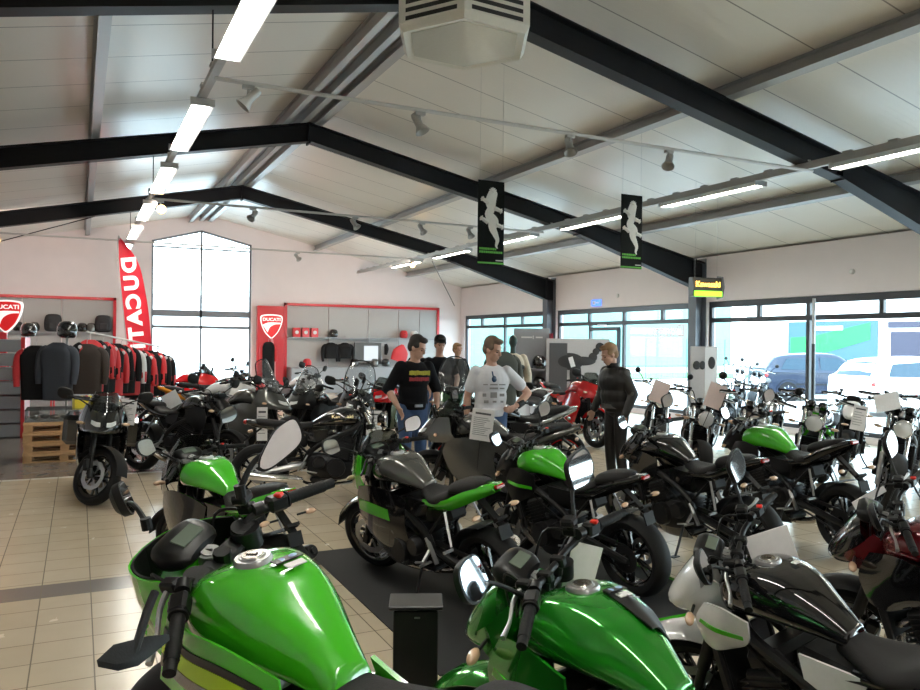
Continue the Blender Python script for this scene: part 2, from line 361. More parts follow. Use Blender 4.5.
# ------------------------------------------------------------------ steel frames, purlins
steel = mat('black_steel', (.010, .011, .014), .5, spec=.25); grey_steel = mat('grey_purlin', (.42, .42, .42), .4, .3)
CX = WX
def portal(y):
    r = empty('portal_frame', (RXR, y, 0), kind='structure')
    for sgn in (1, -1):
        L = WX-RXR if sgn > 0 else RXR-LX
        top = lambda x: ap-.19-SL*x
        dep_ = lambda x: .30 if x < L*.62 else .30+(.62-.30)*(x-L*.62)/(L*.38)
        m = MB(); xs = [0, L*.62, L-.28]
        for a, b in zip(xs[:-1], xs[1:]):
            m.plate([(sgn*a, top(a)), (sgn*b, top(b)), (sgn*b, top(b)-dep_(b)), (sgn*a, top(a)-dep_(a))], 'y', .014)
            m.bar((sgn*a, 0, top(a)), (sgn*b, 0, top(b)), .2, .02, (0, 0, 1)); m.bar((sgn*a, 0, top(a)-dep_(a)), (sgn*b, 0, top(b)-dep_(b)), .2, .02, (0, 0, 1))
        for a in (L*.62, ): m.box((sgn*a, 0, top(a)-.16), (.02, .19, .34))
        a = L-.28; m.box((sgn*(a+.0), 0, top(a)-.3), (.03, .2, .66))
        m.plate([(sgn*a, top(a)), (sgn*L, top(L)), (sgn*L, top(a)-.64), (sgn*a, top(a)-.64)], 'y', .014)
        m.bar((sgn*a, 0, top(a)), (sgn*(L-.01), 0, top(L-.01)), .2, .02)
        m.build('rafter', steel, r)
        c = MB(); zt = top(a)-.60
        c.box((sgn*(L-.15), 0, zt/2), (.28, .014, zt)); c.box((sgn*(L-.29), 0, zt/2), (.02, .24, zt)); c.box((sgn*(L-.015), 0, (top(L)+.1)/2), (.02, .24, top(L)+.1))
        c.build('column', mat('grey_column', (.10, .11, .13), .38), r)
    m = MB().box((0, 0, ap-.36), (.03, .2, .36)); m.build('apex_plate', steel, r)
for y in (19.0, 13.0, 7.0, 1.0): portal(y)
def purlin(x):
    m = MB(); z = roofz(x)-.015; h = .16; sg = 1 if x > RXR else -1; R_ = RY(math.atan(SL)*sg)
    L = D-FY-.02; yc = (D+FY)/2
    for dx, dz, w, t in ((0, -h/2, .014, h), (0, -.008, .12, .014), (0, -h, .12, .014)):
        off = R_ @ Vector((dx, 0, dz)); m.box((x+off.x, yc, z+off.z), (w, L, t), R_)
    tag(m.build('purlin', grey_steel), kind='structure')
for x in (.16, 7.0, 10.3, 3.02, 3.34, 3.66, -2.9): purlin(x)
# thin cross bracing rods near the back
for i, (a, b) in enumerate((((-4, 24.9, 3.6), (.6, 19.2, 4.55)), ((11.9, 24.6, 3.0), (8.6, 19.2, 3.9)))):
    o = MB().cyl(a, b, .012, 8).build('bracing_rod', steel); tag(o, kind='structure')
# ------------------------------------------------------------------ strip lights
trunk = mat('trunking_grey', (.45, .44, .42), .45, .2); diff = mat('lamp_diffuser', (.9, .9, .85), .4, emit=(1, .97, .86), es=18)
alu = mat('lamp_aluminium', (.62, .62, .62), .3, .7)
LZ = 3.93
for x, ys in ((1.02, [-3.4, -.6, 2.3, 5.28, 8.55, 11.5, 14.5, 17.5, 20.5]), (8.35, [-3.4, -.4, 2.6, 5.55, 8.65, 11.5, 14.5, 17.5, 20.5])):
    tr = MB().box((0, 0, 0), (.07, 29.4, .05)); tr.box((0, 0, .05), (.02, 29.4, .05))
    for k in range(49): tr.box((0, -14.5+k*.6, .085), (.05, .12, .02))
    o = tr.build('lighting_track', trunk, M=T(x, (D+FY)/2, LZ+.06)); tag(o, 'long grey trunking hung under the %s roof slope carrying strip lamps' % ('left' if x < 3 else 'right'), 'light track')
    for wy in (1.0, 7.0, 13.0, 19.0):
        MB().cyl((0, wy-(D+FY)/2, .1), (0, wy-(D+FY)/2, roofz(x)-.47-LZ-.06), .008, 6).build('hanger', steel, o)
    for k, y in enumerate(ys):
        side = 'left' if x < 3 else 'right'
        lab = {'left': ['strip lamp of the left row nearest the front wall behind the photographer', 'strip lamp of the left row just behind the photographer', 'strip lamp of the left row above the photographer', 'brightest strip lamp at the top left beside the ceiling unit', 'second strip lamp of the left row, in front of the second black rafter', 'third strip lamp of the left row, between the two rafters', 'fourth strip lamp of the left row just above the flag', 'distant strip lamp of the left row hanging before the gable wall', 'last strip lamp of the left row beside the red flag'],
               'right': ['strip lamp of the right row nearest the front wall behind the photographer', 'strip lamp of the right row just behind the photographer', 'strip lamp of the right row above the right foreground', 'long strip lamp of the right row running out of the right edge', 'strip lamp of the right row just right of the right hanging banner', 'strip lamp of the right row between the two hanging banners', 'strip lamp of the right row just left of the left hanging banner', 'distant strip lamp of the right row over the red wall frame', 'farthest strip lamp of the right row']}[side][k]
        r = empty('strip_lamp', (x, y, LZ), lab, 'lamp', 'strip lamps on the %s track' % side)
        h = MB().plate([(-.05, .03), (.05, .03), (.105, -.04), (.10, -.045), (.045, .0), (-.045, 0), (-.10, -.045), (-.105, -.04)], 'y', 1.95)
        h.box((0, .97, -.005), (.22, .02, .07)); h.box((0, -.97, -.005), (.22, .02, .07)); h.build('reflector', alu, r)
        MB().box((0, 0, -.025), (.12, 1.90, .03), bev=.01).build('tube_cover', diff, r)
# ------------------------------------------------------------------ spotlight rails
rail = mat('rail_white', (.6, .58, .56), .4)
bulb = mat('halogen', (1, .8, .5), .3, emit=(1, .55, .18), es=30)
for y, x0, x1, w in ((6.85, 1.02, 8.35, 'nearest'), (13.2, 1.02, 8.35, 'middle'), (19.2, -1.8, 8.35, 'farthest')):
    o = MB().cyl((x0, y, LZ), (x1, y, LZ), .02, 8).build('spotlight_rail', rail); tag(o, '%s thin white rail spanning between the two lamp rows' % w, 'rail')
def spot(x, y, aim, lab, lit=False):
    r = empty('spotlight', (x, y, LZ), lab, 'spotlight', 'spotlights on the rails')
    MB().box((0, 0, -.035), (.10, .05, .03)).cyl((0, 0, -.04), (0, 0, -.13), .012, 8).build('bracket', MATS['trunking_grey'], r)
    d = Vector(aim).normalized(); R_ = rot_to(d); c = Vector((0, 0, -.15)); M = T(*c) @ R_.to_4x4()
    MB().lathe([(0, -.13), (.032, -.13), (.04, -.1), (.04, 0), (.075, .07), (.07, .07), (.035, .0), (0, -.01)], (0, 0, 0), 'z', 20).build('head', MATS['trunking_grey'], r, M)
    if lit:
        ld = bpy.data.lights.new('wall_fill_light', 'SPOT'); ld.energy = 110; ld.color = (1, .80, .68); ld.spot_size = 2.4; ld.spot_blend = .9; ld.shadow_soft_size = .05
        lo = bpy.data.objects.new('wall_fill_light', ld); COL.objects.link(lo); lo.parent = r; lo.matrix_local = T(0, 0, -.15) @ Vector((-.35 if x > 5 else .2, 1, -.12)).to_track_quat('-Z', 'Y').to_matrix().to_4x4() @ T(0, 0, -.16)  # added beam, turned away from the head's aim to brighten the back wall
    if lit: MB().ell((0, 0, .04), (.045, .045, .03)).build('bulb', bulb, r, M)
for a in ((1.3, 6.85, (-.6, .1, -.7), 'grey spotlight at the left end of the nearest rail'),
          (2.92, 6.85, (.3, -.3, -.8), 'twin headed spotlight hanging on the nearest rail below the ceiling unit'),
          (4.65, 6.85, (-.1, -.4, -.8), 'spotlight on the nearest rail right of the ceiling unit'),
          (6.0, 6.85, (-.4, -.3, -.7), 'spotlight on the nearest rail over the left banner end'),
          (2.6, 13.2, (-.5, -.4, -.6), 'spotlight on the middle rail below the roof ridge'),
          (4.4, 13.2, (.3, -.4, -.6), 'spotlight on the middle rail left of the back purlin'),
          (5.7, 13.2, (.2, -.4, -.6), 'spotlight on the middle rail halfway to the right'),
          (6.7, 13.2, (.1, -.4, -.6), 'spotlight on the middle rail close to the right lamp row')): spot(*a)
spot(1.15, 13.2, (.1, -.9, -.25), 'glowing warm spotlight above the red flag', True)
spot(4.9, 19.2, (.3, -.6, -.6), 'unlit spotlight on the farthest rail right of the gable window')
spot(8.0, 19.2, (0, -.85, -.4), 'glowing warm spotlight over the right red wall frame', True)
spot(-1.6, 19.2, (.2, -.9, -.3), 'glowing orange spotlight at the left edge of the picture', True)
# ------------------------------------------------------------------ ceiling unit
P0 = ground(460.5, 5.62, 0); r = empty('air_heater', (P0.x, P0.y, 3.85), 'white hexagonal air unit with louvres hanging under the roof', 'air unit')
cream = mat('unit_white', (.74, .72, .64), .35); hexa = lambda R_, ph=0: [(R_*math.cos(math.pi/3*k+ph), R_*math.sin(math.pi/3*k+ph)) for k in range(6)]
ph = -YAW+math.pi/6-.05; mb = MB(); rings = []
H = [(.44, .01), (.49, .0), (.525, .05), (.525, .10), (.525, .40), (.47, .44)]
ph = -YAW+math.pi/6
vs = []; fs = []
for R_, z in H: vs += [(a, b, z) for a, b in hexa(R_, ph)]
for i in range(len(H)-1): fs += [(i*6+k, i*6+(k+1) % 6, (i+1)*6+(k+1) % 6, (i+1)*6+k) for k in range(6)]
fs += [tuple(range(6))[::-1], tuple((len(H)-1)*6+k for k in range(6))]; mb.add(vs, fs); mb.build('casing', cream, r, smooth=20)
MB().plate(hexa(.43, ph), 'z', .012, (0, 0, .012)).build('base_panel', mat('unit_panel', (.70, .69, .62), .15, coat=.5), r)
gb = mat('dark_slot', (.02, .02, .02), .7)
for k in range(6):
    a0, a1 = hexa(.532, ph)[k], hexa(.532, ph)[(k+1) % 6]; A = Vector((*a0, 0)); B = Vector((*a1, 0)); dd = (B-A).normalized(); nn = Vector((dd.y, -dd.x, 0))
    A2 = A+dd*.06; B2 = B-dd*.06; m = MB()
    gm2 = MB()
    for j in range(5):
        z = .078+j*.056; m.bar(A2+Vector((0, 0, z))-nn*.015+nn*0, B2+Vector((0, 0, z))-nn*.015, .018, .03)
    g_ = m.build('louvre', gb, r)
MB().cyl((-.2, 0, .4), (-.2, 0, 1.45), .01).cyl((.2, 0, .4), (.2, 0, 1.45), .01).build('hanger', steel, r)
# ------------------------------------------------------------------ hanging banners
blk = mat('banner_black', (.008, .009, .008), .7, spec=.1); grn = mat('banner_green', (.10, .42, .03), .5); ivory = mat('banner_ivory', (.74, .71, .64), .6)
def banner(px, py0, d, lab):
    P = ground(px, d); zt = zat(px, py0, d); w, h = .37, 1.04
    r = empty('hanging_banner', (P.x, P.y, zt), lab, 'banner', 'black banners hanging from the roof')
    MB().box((0, 0, -h/2), (w, .006, h)).build('cloth', blk, r)
    m = MB(); y = -.006
    body = [(.02, -.16), (-.01, -.26), (.0, -.34), (-.03, -.42), (.03, -.5), (.02, -.58), (.06, -.66), (.09, -.73), (.075, -.80), (.09, -.83)]
    pts = crom([(a, y, b) for a, b in body], 6); rr = crom([(q,) for q in (.065, .075, .055, .06, .075, .055, .042, .028, .018, .008)], 6)
    for p, q in zip(pts, rr): m.ell(p, (q[0], .003, q[0]*.9), nu=8, nv=6)
    for c, sgn, up in (((-.04, -.28), -1, 1), ((.05, -.34), 1, 0), ((-.05, -.52), -1, 1), ((.07, -.54), 1, 0)):
        e_ = (c[0]+sgn*.07, c[1]+(.04 if up else -.02)); m.tube([(c[0], y, c[1]), (e_[0], y, e_[1])], [.03, .024], 6)
        for k in range(4):
            a = math.atan2(e_[1]-c[1], e_[0]-c[0])+(-.9+.6*k); m.tube([(e_[0], y, e_[1]), (e_[0]+.04*math.cos(a), y, e_[1]+.04*math.sin(a))], [.016, .007], 5)
    for k in range(5):
        a = math.pi*(.15+.175*k); m.tube([(.02, y, -.13), (.02+.055*math.cos(a), y, -.13+.05*math.sin(a))], [.02, .006], 5)
    m.build('emblem', ivory, r)
    g = MB(); random.seed(3)
    for row, z in enumerate((-.845, -.885)):
        x = -.16
        while x < (.08 if row == 0 else .15):
            wd = random.uniform(.015, .03); g.box((x+wd/2, -.005, z), (wd, .003, .026)); x += wd+.006
    g.box((0, -.005, -1.02), (w, .004, .022)); g.build('green_lettering', grn, r)
    MB().box((.12, -.005, -.985), (.10, .003, .012)).build('small_mark', ivory, r)
    MB().cyl((-.16, 0, 0), (-.16, 0, roofz(P.x)-zt), .0015, 5).cyl((.16, 0, 0), (.16, 0, roofz(P.x)-zt), .0015, 5).build('cord', grey_steel, r)
banner(489.5, 181, 9.6, 'left one of the two black banners with an ivory emblem under the roof')
banner(630, 195, 10.9, 'right one of the two black banners with an ivory emblem, nearer the windows')
# ------------------------------------------------------------------ lit brand sign
P = ground(705, 12.6); zc = zat(705, 287, 12.6); yw = -.22
r = empty('hanging_sign', T(P.x, P.y, zc) @ RZ(yw), 'black hanging light box with yellow lettering over a green base stripe', 'sign')
k = MB()
MB().plate([(.08, .16), (-.04, .15), (-.075, .0), (-.04, -.15), (.08, -.16), (.10, 0)], 'x', .52).build('box', mat('sign_black', (.03, .03, .03), .4), r)
MB().plate([(.10, .19), (-.05, .17), (-.09, .0), (-.05, -.17), (.10, -.19), (.12, 0)], 'x', .03, (.275, 0, 0)).build('end_cap', mat('sign_grey', (.12, .12, .13), .4), r)
MB().box((0, -.075, -.115), (.50, .03, .09), bev=.01).build('green_stripe', mat('sign_green', (.25, .8, .02), .4, emit=(.2, .85, .02), es=1.2), r)
text('Kawasaki', .125, mat('sign_yellow', (1, .7, .1), .4, emit=(1, .55, .05), es=3.0), r, T(-.01, -.088, .035) @ RX(math.pi/2), bold=.012, sx=.95)
MB().cyl((-.2, 0, .15), (-.2, 0, roofz(P.x)-zc), .002, 5).cyl((.2, 0, .15), (.2, 0, roofz(P.x)-zc), .002, 5).build('cable', grey_steel, r)

# ------------------------------------------------------------------ motorcycles
rubber = mat('tyre_rubber', (.008, .008, .009), .62, nscale=120, namt=.2, bump=.15, spec=.25)
blackp = mat('satin_black', (.008, .008, .009), .38, spec=.3); gloss = mat('gloss_black', (.006, .006, .007), .1, coat=1)
plast = mat('black_plastic', (.010, .010, .011), .55, nscale=200, bump=.1, spec=.25); darkm = mat('dark_engine', (.02, .02, .022), .4, .5, nscale=60, spec=.3)
alum = mat('cast_aluminium', (.45, .45, .46), .33, .9); chrome = mat('chrome', (.8, .8, .8), .08, 1); steelb = mat('brushed_pipe', (.42, .38, .34), .25, 1)
seatm = mat('seat_vinyl', (.016, .015, .016), .6, nscale=300, bump=.25, spec=.3); mirr = mat('mirror_glass', (.62, .63, .64), .03, 1)
green = mat('lime_green', (.06, .50, .015), .16, coat=1, namt=.02); green2 = mat('candy_green', (.02, .30, .02), .15, .45, coat=1, namt=.03); dgreen = mat('dark_green', (.008, .06, .02), .15, .3, coat=1)
red = mat('racing_red', (.62, .012, .015), .15, coat=1); white = mat('pearl_white', (.72, .72, .73), .2, coat=1); grey = mat('graphite_grey', (.12, .12, .115), .2, .5, coat=1)
silver = mat('silver_paint', (.5, .53, .56), .22, .7, coat=1); orange = mat('orange_paint', (.8, .28, .02), .2, coat=1); bluegrey = mat('blue_grey', (.25, .32, .42), .2, .5, coat=1)
tan = mat('tan_paint', (.30, .24, .20), .2, .5, coat=1); maroon = mat('maroon', (.12, .006, .01), .2, .3, coat=1)
yel = mat('acid_yellow', (.50, .75, .02), .3); lens_r = mat('tail_lens', (.35, .01, .01), .1, coat=1); lens_o = mat('indicator_lens', (.62, .40, .26), .15, coat=1)
lens_c = mat('headlight_lens', (.75, .78, .8), .05, .3, coat=1); screen_m = glassmat('smoke_screen', (.50, .52, .50), .2, dens=.12, dcol=(.08, .08, .08)); clear_m = glassmat('clear_screen', (.85, .87, .88), .25, dens=.05, dcol=(.6, .6, .6))
dash = mat('dash_glass', (.05, .06, .055), .06, coat=1); redsw = mat('red_switch', (.75, .02, .01), .4); lcd = mat('lcd', (.12, .15, .12), .15)
goldm = mat('gold_fork', (.5, .33, .08), .25, .9)
GC = {}
def gpart(name, key, fn, m, parent, M=None, smooth=35):
    if key not in GC:
        b = MB(); fn(b); me = b.mesh(key, smooth); me.materials.append(m); GC[key] = me
    o = bpy.data.objects.new(name, GC[key]); COL.objects.link(o); o.material_slots[0].link = 'OBJECT'; o.material_slots[0].material = m
    if parent: o.parent = parent
    if M is not None: o.matrix_local = M
    return o
def pair(name, key, fn, m, parent, M=None, smooth=35):
    global MIRS
    out = []
    for q in (1, -1):
        MIRS = q; out.append(gpart(name, key+'_%d' % q, fn, m, parent, M, smooth))
    MIRS = None
    return out
RK = .42; SAX = (.42, 0, 1.0)
def steerM(a): return T(*SAX) @ RY(-RK) @ RZ(a) @ RY(RK) @ T(*[-q for q in SAX])
def tyre(R_, w):
    rin = .218
    def f(b): b.lathe([(rin, -w*.36), (R_-.075, -w*.47), (R_-.045, -w*.5), (R_-.02, -w*.38), (R_-.005, -w*.2), (R_, 0), (R_-.005, w*.2), (R_-.02, w*.38), (R_-.045, w*.5), (R_-.075, w*.47), (rin, w*.36)], (0, 0, 0), 'y', 48, closed=True)
    return f
def rimf(w, spokes, wire=False):
    def f(b):
        b.lathe([(.226, -w*.40), (.226, w*.40), (.214, w*.38), (.196, w*.25), (.196, -w*.25), (.214, -w*.38)], (0, 0, 0), 'y', 48, closed=True)
        b.cyl((0, -w*.42, 0), (0, w*.42, 0), .038, 20); b.cyl((0, -w*.6, 0), (0, w*.6, 0), .014, 12)
        if wire:
            for k in range(20):
                a = 2*math.pi*k/20; s_ = (-1)**k; c = a+s_*.25
                b.tube([(.035*math.cos(a), s_*w*.3, .035*math.sin(a)), (.20*math.cos(c), 0, .20*math.sin(c))], .003, 5)
        else:
            for k in range(spokes):
                for dl in (-.17, .17):
                    a = 2*math.pi*k/spokes; c = a+dl
                    b.bar((.03*math.cos(a), 0, .03*math.sin(a)), (.205*math.cos(c), 0, .205*math.sin(c)), .022, .028, (0, 1, 0), bev=.005)
    return f
def discf(r0, r1):
    def f(b):
        n = 48; prof = [(r0, -.0025), (r1, -.0025), (r1, .0025), (r0, .0025)]
        vs = []; fs = []
        for k in range(n):
            a = 2*math.pi*k/n; wv = 1+.02*math.cos(a*10)
            for r_, h in prof: vs.append((r_*wv*math.cos(a), h, r_*wv*math.sin(a)))
        for k in range(n):
            k2 = (k+1) % n
            for j in range(4): fs.append((k*4+j, k*4+(j+1) % 4, k2*4+(j+1) % 4, k2*4+j))
        b.add(vs, fs)
        for k in range(6):
            a = 2*math.pi*k/6; b.bar((.03*math.cos(a), 0, .03*math.sin(a)), ((r0+.006)*math.cos(a+.2), 0, (r0+.006)*math.sin(a+.2)), .014, .004, (0, 1, 0))
        for k in range(18):
            a = 2*math.pi*k/18; r_ = (r0+r1)/2+.008*(-1)**k; b.cyl((r_*math.cos(a), -.0035, r_*math.sin(a)), (r_*math.cos(a), .0035, r_*math.sin(a)), .005, 6)
    return f
TANKS = {
 'naked': [(.42, [(0, .81), (.08, .82), (.108, .88), (.085, .94), (0, .95)]), (.35, [(0, .80), (.13, .825), (.170, .91), (.120, .988), (0, .998)]), (.24, [(0, .81), (.14, .84), (.178, .925), (.128, 1.012), (0, 1.025)]),
           (.10, [(0, .82), (.12, .84), (.150, .90), (.108, .992), (0, 1.008)]), (-.02, [(0, .80), (.075, .815), (.10, .855), (.072, .925), (0, .94)]), (-.12, [(0, .785), (.045, .79), (.060, .815), (.045, .852), (0, .862)])],
 'retro': [(.40, [(0, .82), (.05, .83), (.075, .87), (.06, .925), (0, .935)]), (.33, [(0, .81), (.10, .82), (.13, .89), (.10, .965), (0, .985)]), (.18, [(0, .81), (.125, .82), (.155, .89), (.12, .985), (0, 1.01)]),
           (.02, [(0, .81), (.11, .815), (.135, .865), (.105, .94), (0, .96)]), (-.12, [(0, .80), (.07, .805), (.085, .83), (.065, .865), (0, .875)]), (-.18, [(0, .80), (.045, .80), (.055, .815), (.04, .83), (0, .835)])]}
def f_seat(b): b.loft([(-.07, [(0, .76), (.045, .765), (.055, .80), (.035, .85), (0, .86)]), (-.15, [(0, .75), (.075, .755), (.09, .79), (.06, .822), (0, .826)]), (-.30, [(0, .75), (.135, .755), (.155, .785), (.11, .812), (0, .812)]), (-.42, [(0, .78), (.12, .785), (.13, .82), (.09, .855), (0, .862)]), (-.46, [(0, .80), (.09, .81), (.10, .84), (.07, .875), (0, .885)])])
def f_pillion(b): b.loft([(-.44, [(0, .83), (.06, .835), (.08, .86), (.06, .885), (0, .89)]), (-.48, [(0, .84), (.10, .85), (.125, .88), (.09, .918), (0, .925)]), (-.58, [(0, .86), (.10, .87), (.12, .90), (.085, .94), (0, .95)]), (-.70, [(0, .89), (.07, .90), (.085, .925), (.06, .955), (0, .965)]), (-.76, [(0, .92), (.03, .925), (.04, .94), (.03, .955), (0, .96)])])
def f_flatseat(b): b.loft([(-.14, [(0, .79), (.06, .795), (.075, .825), (.06, .855), (0, .86)]), (-.25, [(0, .77), (.12, .775), (.14, .81), (.11, .845), (0, .85)]), (-.45, [(0, .79), (.12, .795), (.14, .83), (.11, .865), (0, .87)]), (-.68, [(0, .81), (.10, .815), (.12, .85), (.09, .89), (0, .895)]), (-.76, [(0, .83), (.06, .835), (.075, .86), (.055, .885), (0, .888)])])
def f_tailside(b):
    b.sheet([[(-.12, .10, .70), (-.16, .125, .735), (-.18, .118, .77)], [(-.40, .10, .72), (-.42, .14, .765), (-.42, .135, .80)], [(-.62, .07, .80), (-.62, .12, .85), (-.62, .11, .885)], [(-.84, .02, .90), (-.85, .045, .925), (-.84, .04, .95)]], .012, mirror=True)
def f_tail(b):
    b.loft([(-.60, [(0, .82), (.08, .825), (.105, .85), (.09, .875), (0, .885)]), (-.74, [(0, .87), (.06, .875), (.075, .90), (.06, .93), (0, .94)]), (-.87, [(0, .93), (.02, .93), (.03, .94), (.02, .955), (0, .958)])])
def f_tail_retro(b):
    b.loft([(-.55, [(0, .77), (.08, .775), (.11, .80), (.10, .83), (0, .835)]), (-.75, [(0, .80), (.07, .805), (.095, .84), (.08, .875), (0, .885)]), (-.84, [(0, .84), (.04, .845), (.055, .865), (.04, .885), (0, .89)])])
def f_rack(b): 
    b.tube([(-.45, .15, .88), (-.75, .14, .95), (-.86, .06, .96), (-.86, -.06, .96), (-.75, -.14, .95), (-.45, -.15, .88)], .011, 8, 5); b.box((-.78, 0, .955), (.16, .22, .012), bev=.004)
def f_frame(b):
    for s in (1, -1):
        b.tube([(.40, s*.04, .90), (.28, s*.13, .76), (.02, s*.15, .66), (-.18, s*.13, .52), (-.22, s*.12, .38)], [.03, .028, .026, .028, .024], 8, 4)
        b.tube([(.38, s*.04, .80), (.22, s*.14, .60), (.02, s*.15, .55)], .018, 8, 4)
        b.tube([(.02, s*.14, .72), (-.25, s*.12, .74), (-.60, s*.08, .86)], .014, 8, 3); b.tube([(-.2, s*.12, .52), (-.42, s*.10, .74)], .012, 8)
        b.tube([(.12, s*.14, .70), (.05, s*.15, .58), (-.05, s*.14, .68)], .014, 8)
    b.cyl((.35, 0, .80), (.44, 0, 1.0), .035) if False else b.tube([(.455, 0, .84), (.40, 0, .97)], .034, 14)
def f_engine(b):
    b.loft([(-.20, [(0, .30), (.10, .31), (.13, .40), (.11, .50), (0, .52)]), (-.05, [(0, .24), (.13, .25), (.17, .37), (.14, .50), (0, .52)]), (.15, [(0, .22), (.14, .24), (.18, .35), (.15, .46), (0, .48)]), (.28, [(0, .25), (.12, .27), (.14, .34), (.12, .42), (0, .44)])], 3, 3)
    M = RY(.35); b.box((.16, 0, .54), (.22, .34, .20), M, bev=.02); b.box((.20, 0, .66), (.20, .30, .10), M, bev=.03)
    for k in range(6): b.box((.155+.006*k, 0, .47+.025*k), (.245, .36, .006), M)
    for s in (1, -1):
        b.lathe([(0, .0), (.095, 0), (.10, -.03), (.10, -.05)], (.10, s*.215, .36), 'y', 24, M=None if s > 0 else RZ(math.pi)); b.lathe([(0, 0), (.06, 0), (.07, -.03), (.07, -.06)], (-.08, s*.205, .42), 'y', 20, M=None if s > 0 else RZ(math.pi))
        for k in range(6): 
            a = k*math.pi/3; b.cyl((.10+.082*math.cos(a), s*.20, .36+.082*math.sin(a)), (.10+.082*math.cos(a), s*.22, .36+.082*math.sin(a)), .007, 6)
    b.box((-.02, 0, .235), (.30, .20, .06), bev=.02)
def f_airbox(b):
    b.box((-.05, 0, .66), (.30, .20, .16), RY(-.1), bev=.03); b.box((-.30, 0, .66), (.22, .16, .12), RY(.3), bev=.02)
    for s in (-1, 1): b.tube([(.02, s*.09, .62), (.10, s*.09, .60)], .028, 10)
    b.tube([(.3, .12, .7), (.1, .17, .62), (-.1, .14, .5)], .008, 6, 4); b.tube([(.35, -.1, .78), (.15, -.17, .66), (0, -.16, .5)], .008, 6, 4)
def f_rad(b):
    b.box((.40, 0, .56), (.03, .30, .26), RY(.25), bev=.006)
    for k in range(10): b.box((.42+.0, 0, .46+.02*k), (.03, .27, .004), RY(.25))
    for s in (-1, 1): b.box((.40, s*.16, .56), (.045, .03, .28), RY(.25), bev=.008)
def f_headers(b):
    for y in (-.10, -.035, .035, .10): b.tube([(.30, y, .52), (.40, y*1.1, .46), (.42, y*1.05, .32), (.30, y*.8, .20), (.10, y*.4, .17), (-.10, -.03+y*.2, .17)], .019, 8, 5)
    b.tube([(-.08, -.04, .17), (-.22, -.10, .19), (-.32, -.17, .26)], .032, 10, 4)
def f_muffler(b): b.tube([(-.30, -.16, .25), (-.36, -.18, .28), (-.52, -.20, .36), (-.68, -.215, .44), (-.72, -.22, .46)], [.028, .05, .058, .055, .042], 14, 3); b.tube([(-.715, -.22, .457), (-.74, -.222, .47)], .022, 12)
def f_muffler_l(b): b.tube([(-.25, -.16, .24), (-.32, -.18, .25), (-.50, -.20, .27), (-.78, -.21, .30), (-.86, -.212, .31)], [.024, .036, .046, .048, .035], 14, 3)
def f_swing(b):
    for s in (1, -1): b.tube([(-.20, s*.08, .40), (-.35, s*.11, .38), (-.70, s*.125, .31), (-.75, s*.125, .305)], [.03, .034, .028, .024], 8, 3)
    b.cyl((-.20, -.12, .40), (-.20, .12, .40), .03); b.bar((-.33, -.1, .38), (-.33, .1, .38), .06, .05)
def f_chain(b):
    b.lathe([(.04, -.003), (.105, -.003), (.105, .003), (.04, .003)], (-.70, .095, .31), 'y', 30, closed=True)
    b.tube([(-.70, .095, .415), (-.18, .09, .435)], .008, 6); b.tube([(-.70, .095, .205), (-.18, .09, .36)], .008, 6); b.lathe([(.0, -.003), (.04, -.003), (.04, .003), (0, .003)], (-.18, .09, .40), 'y', 16)
    b.bar((-.62, .1, .42), (-.25, .1, .46), .02, .03)
def f_shock(b):
    b.tube([(-.24, 0, .42), (-.33, 0, .70)], .016, 8)
    n = 60; b.tube([(-.25-.07*k/n+.034*math.cos(k*.7), .034*math.sin(k*.7), .46+.2*k/n) for k in range(n)], .006, 5)
def f_pegs(b):
    for s in (MIRS,):
        b.bar((-.22, s*.14, .42), (-.26, s*.25, .36), .02, .02); b.bar((-.26, s*.18, .345), (-.26, s*.28, .345), .022, .018, bev=.004); b.bar((-.2, s*.15, .50), (-.30, s*.16, .33), .03, .012)
    b.tube([(-.26, .2*MIRS, .345), (-.10, .2*MIRS, .31)], .008, 6)
def f_ppegs(b):
    for s in (MIRS,):
        b.bar((-.42, s*.13, .72), (-.50, s*.17, .50), .016, .012); b.bar((-.50, s*.16, .48), (-.50, s*.24, .48), .02, .016)
def f_stand(b): b.tube([(-.10, .13, .30), (-.12, .22, .14), (-.14, .285, .055)], .011, 8, 3); b.box((-.14, .29, .055), (.05, .07, .008))
def f_hanger(b):
    b.bar((-.62, 0, .84), (-.86, 0, .66), .05, .02); b.box((-.87, 0, .63), (.012, .10, .09), RY(.3)); b.box((-.84, 0, .71), (.05, .09, .02), RY(.6))
def f_hugger(b): b.sheet([[(-.60+.0, y, .31) if False else (-.70+.335*math.cos(a), y, .31+.335*math.sin(a)) for y in (-.10, -.05, 0, .05, .10)] for a in (.15, .6, 1.1, 1.6)], .006)
def f_fender(b): b.sheet([[(.70+.02+.322*math.cos(a), y, .30+(.322-.5*y*y*6)*math.sin(a)) for y in (-.075, -.045, 0, .045, .075)] for a in (.25, .7, 1.2, 1.7, 2.3, 2.7)], .006)
def f_lower(b):
    b.tube([(.72, 0, .30), (.60, 0, .58)], [.026, .028], 14); b.box((.715, 0, .30), (.06, .045, .09), RY(-.42), bev=.01)
def f_upper(b): b.tube([(.60, 0, .58), (.42, 0, 1.005)], .023 if False else [.023, .023], 14)
def f_usd(b): b.tube([(.64, 0, .49), (.42, 0, 1.005)], .029, 14); b.tube([(.72, 0, .30), (.64, 0, .49)], .021, 12); b.box((.715, 0, .31), (.06, .045, .10), RY(-.42), bev=.01)
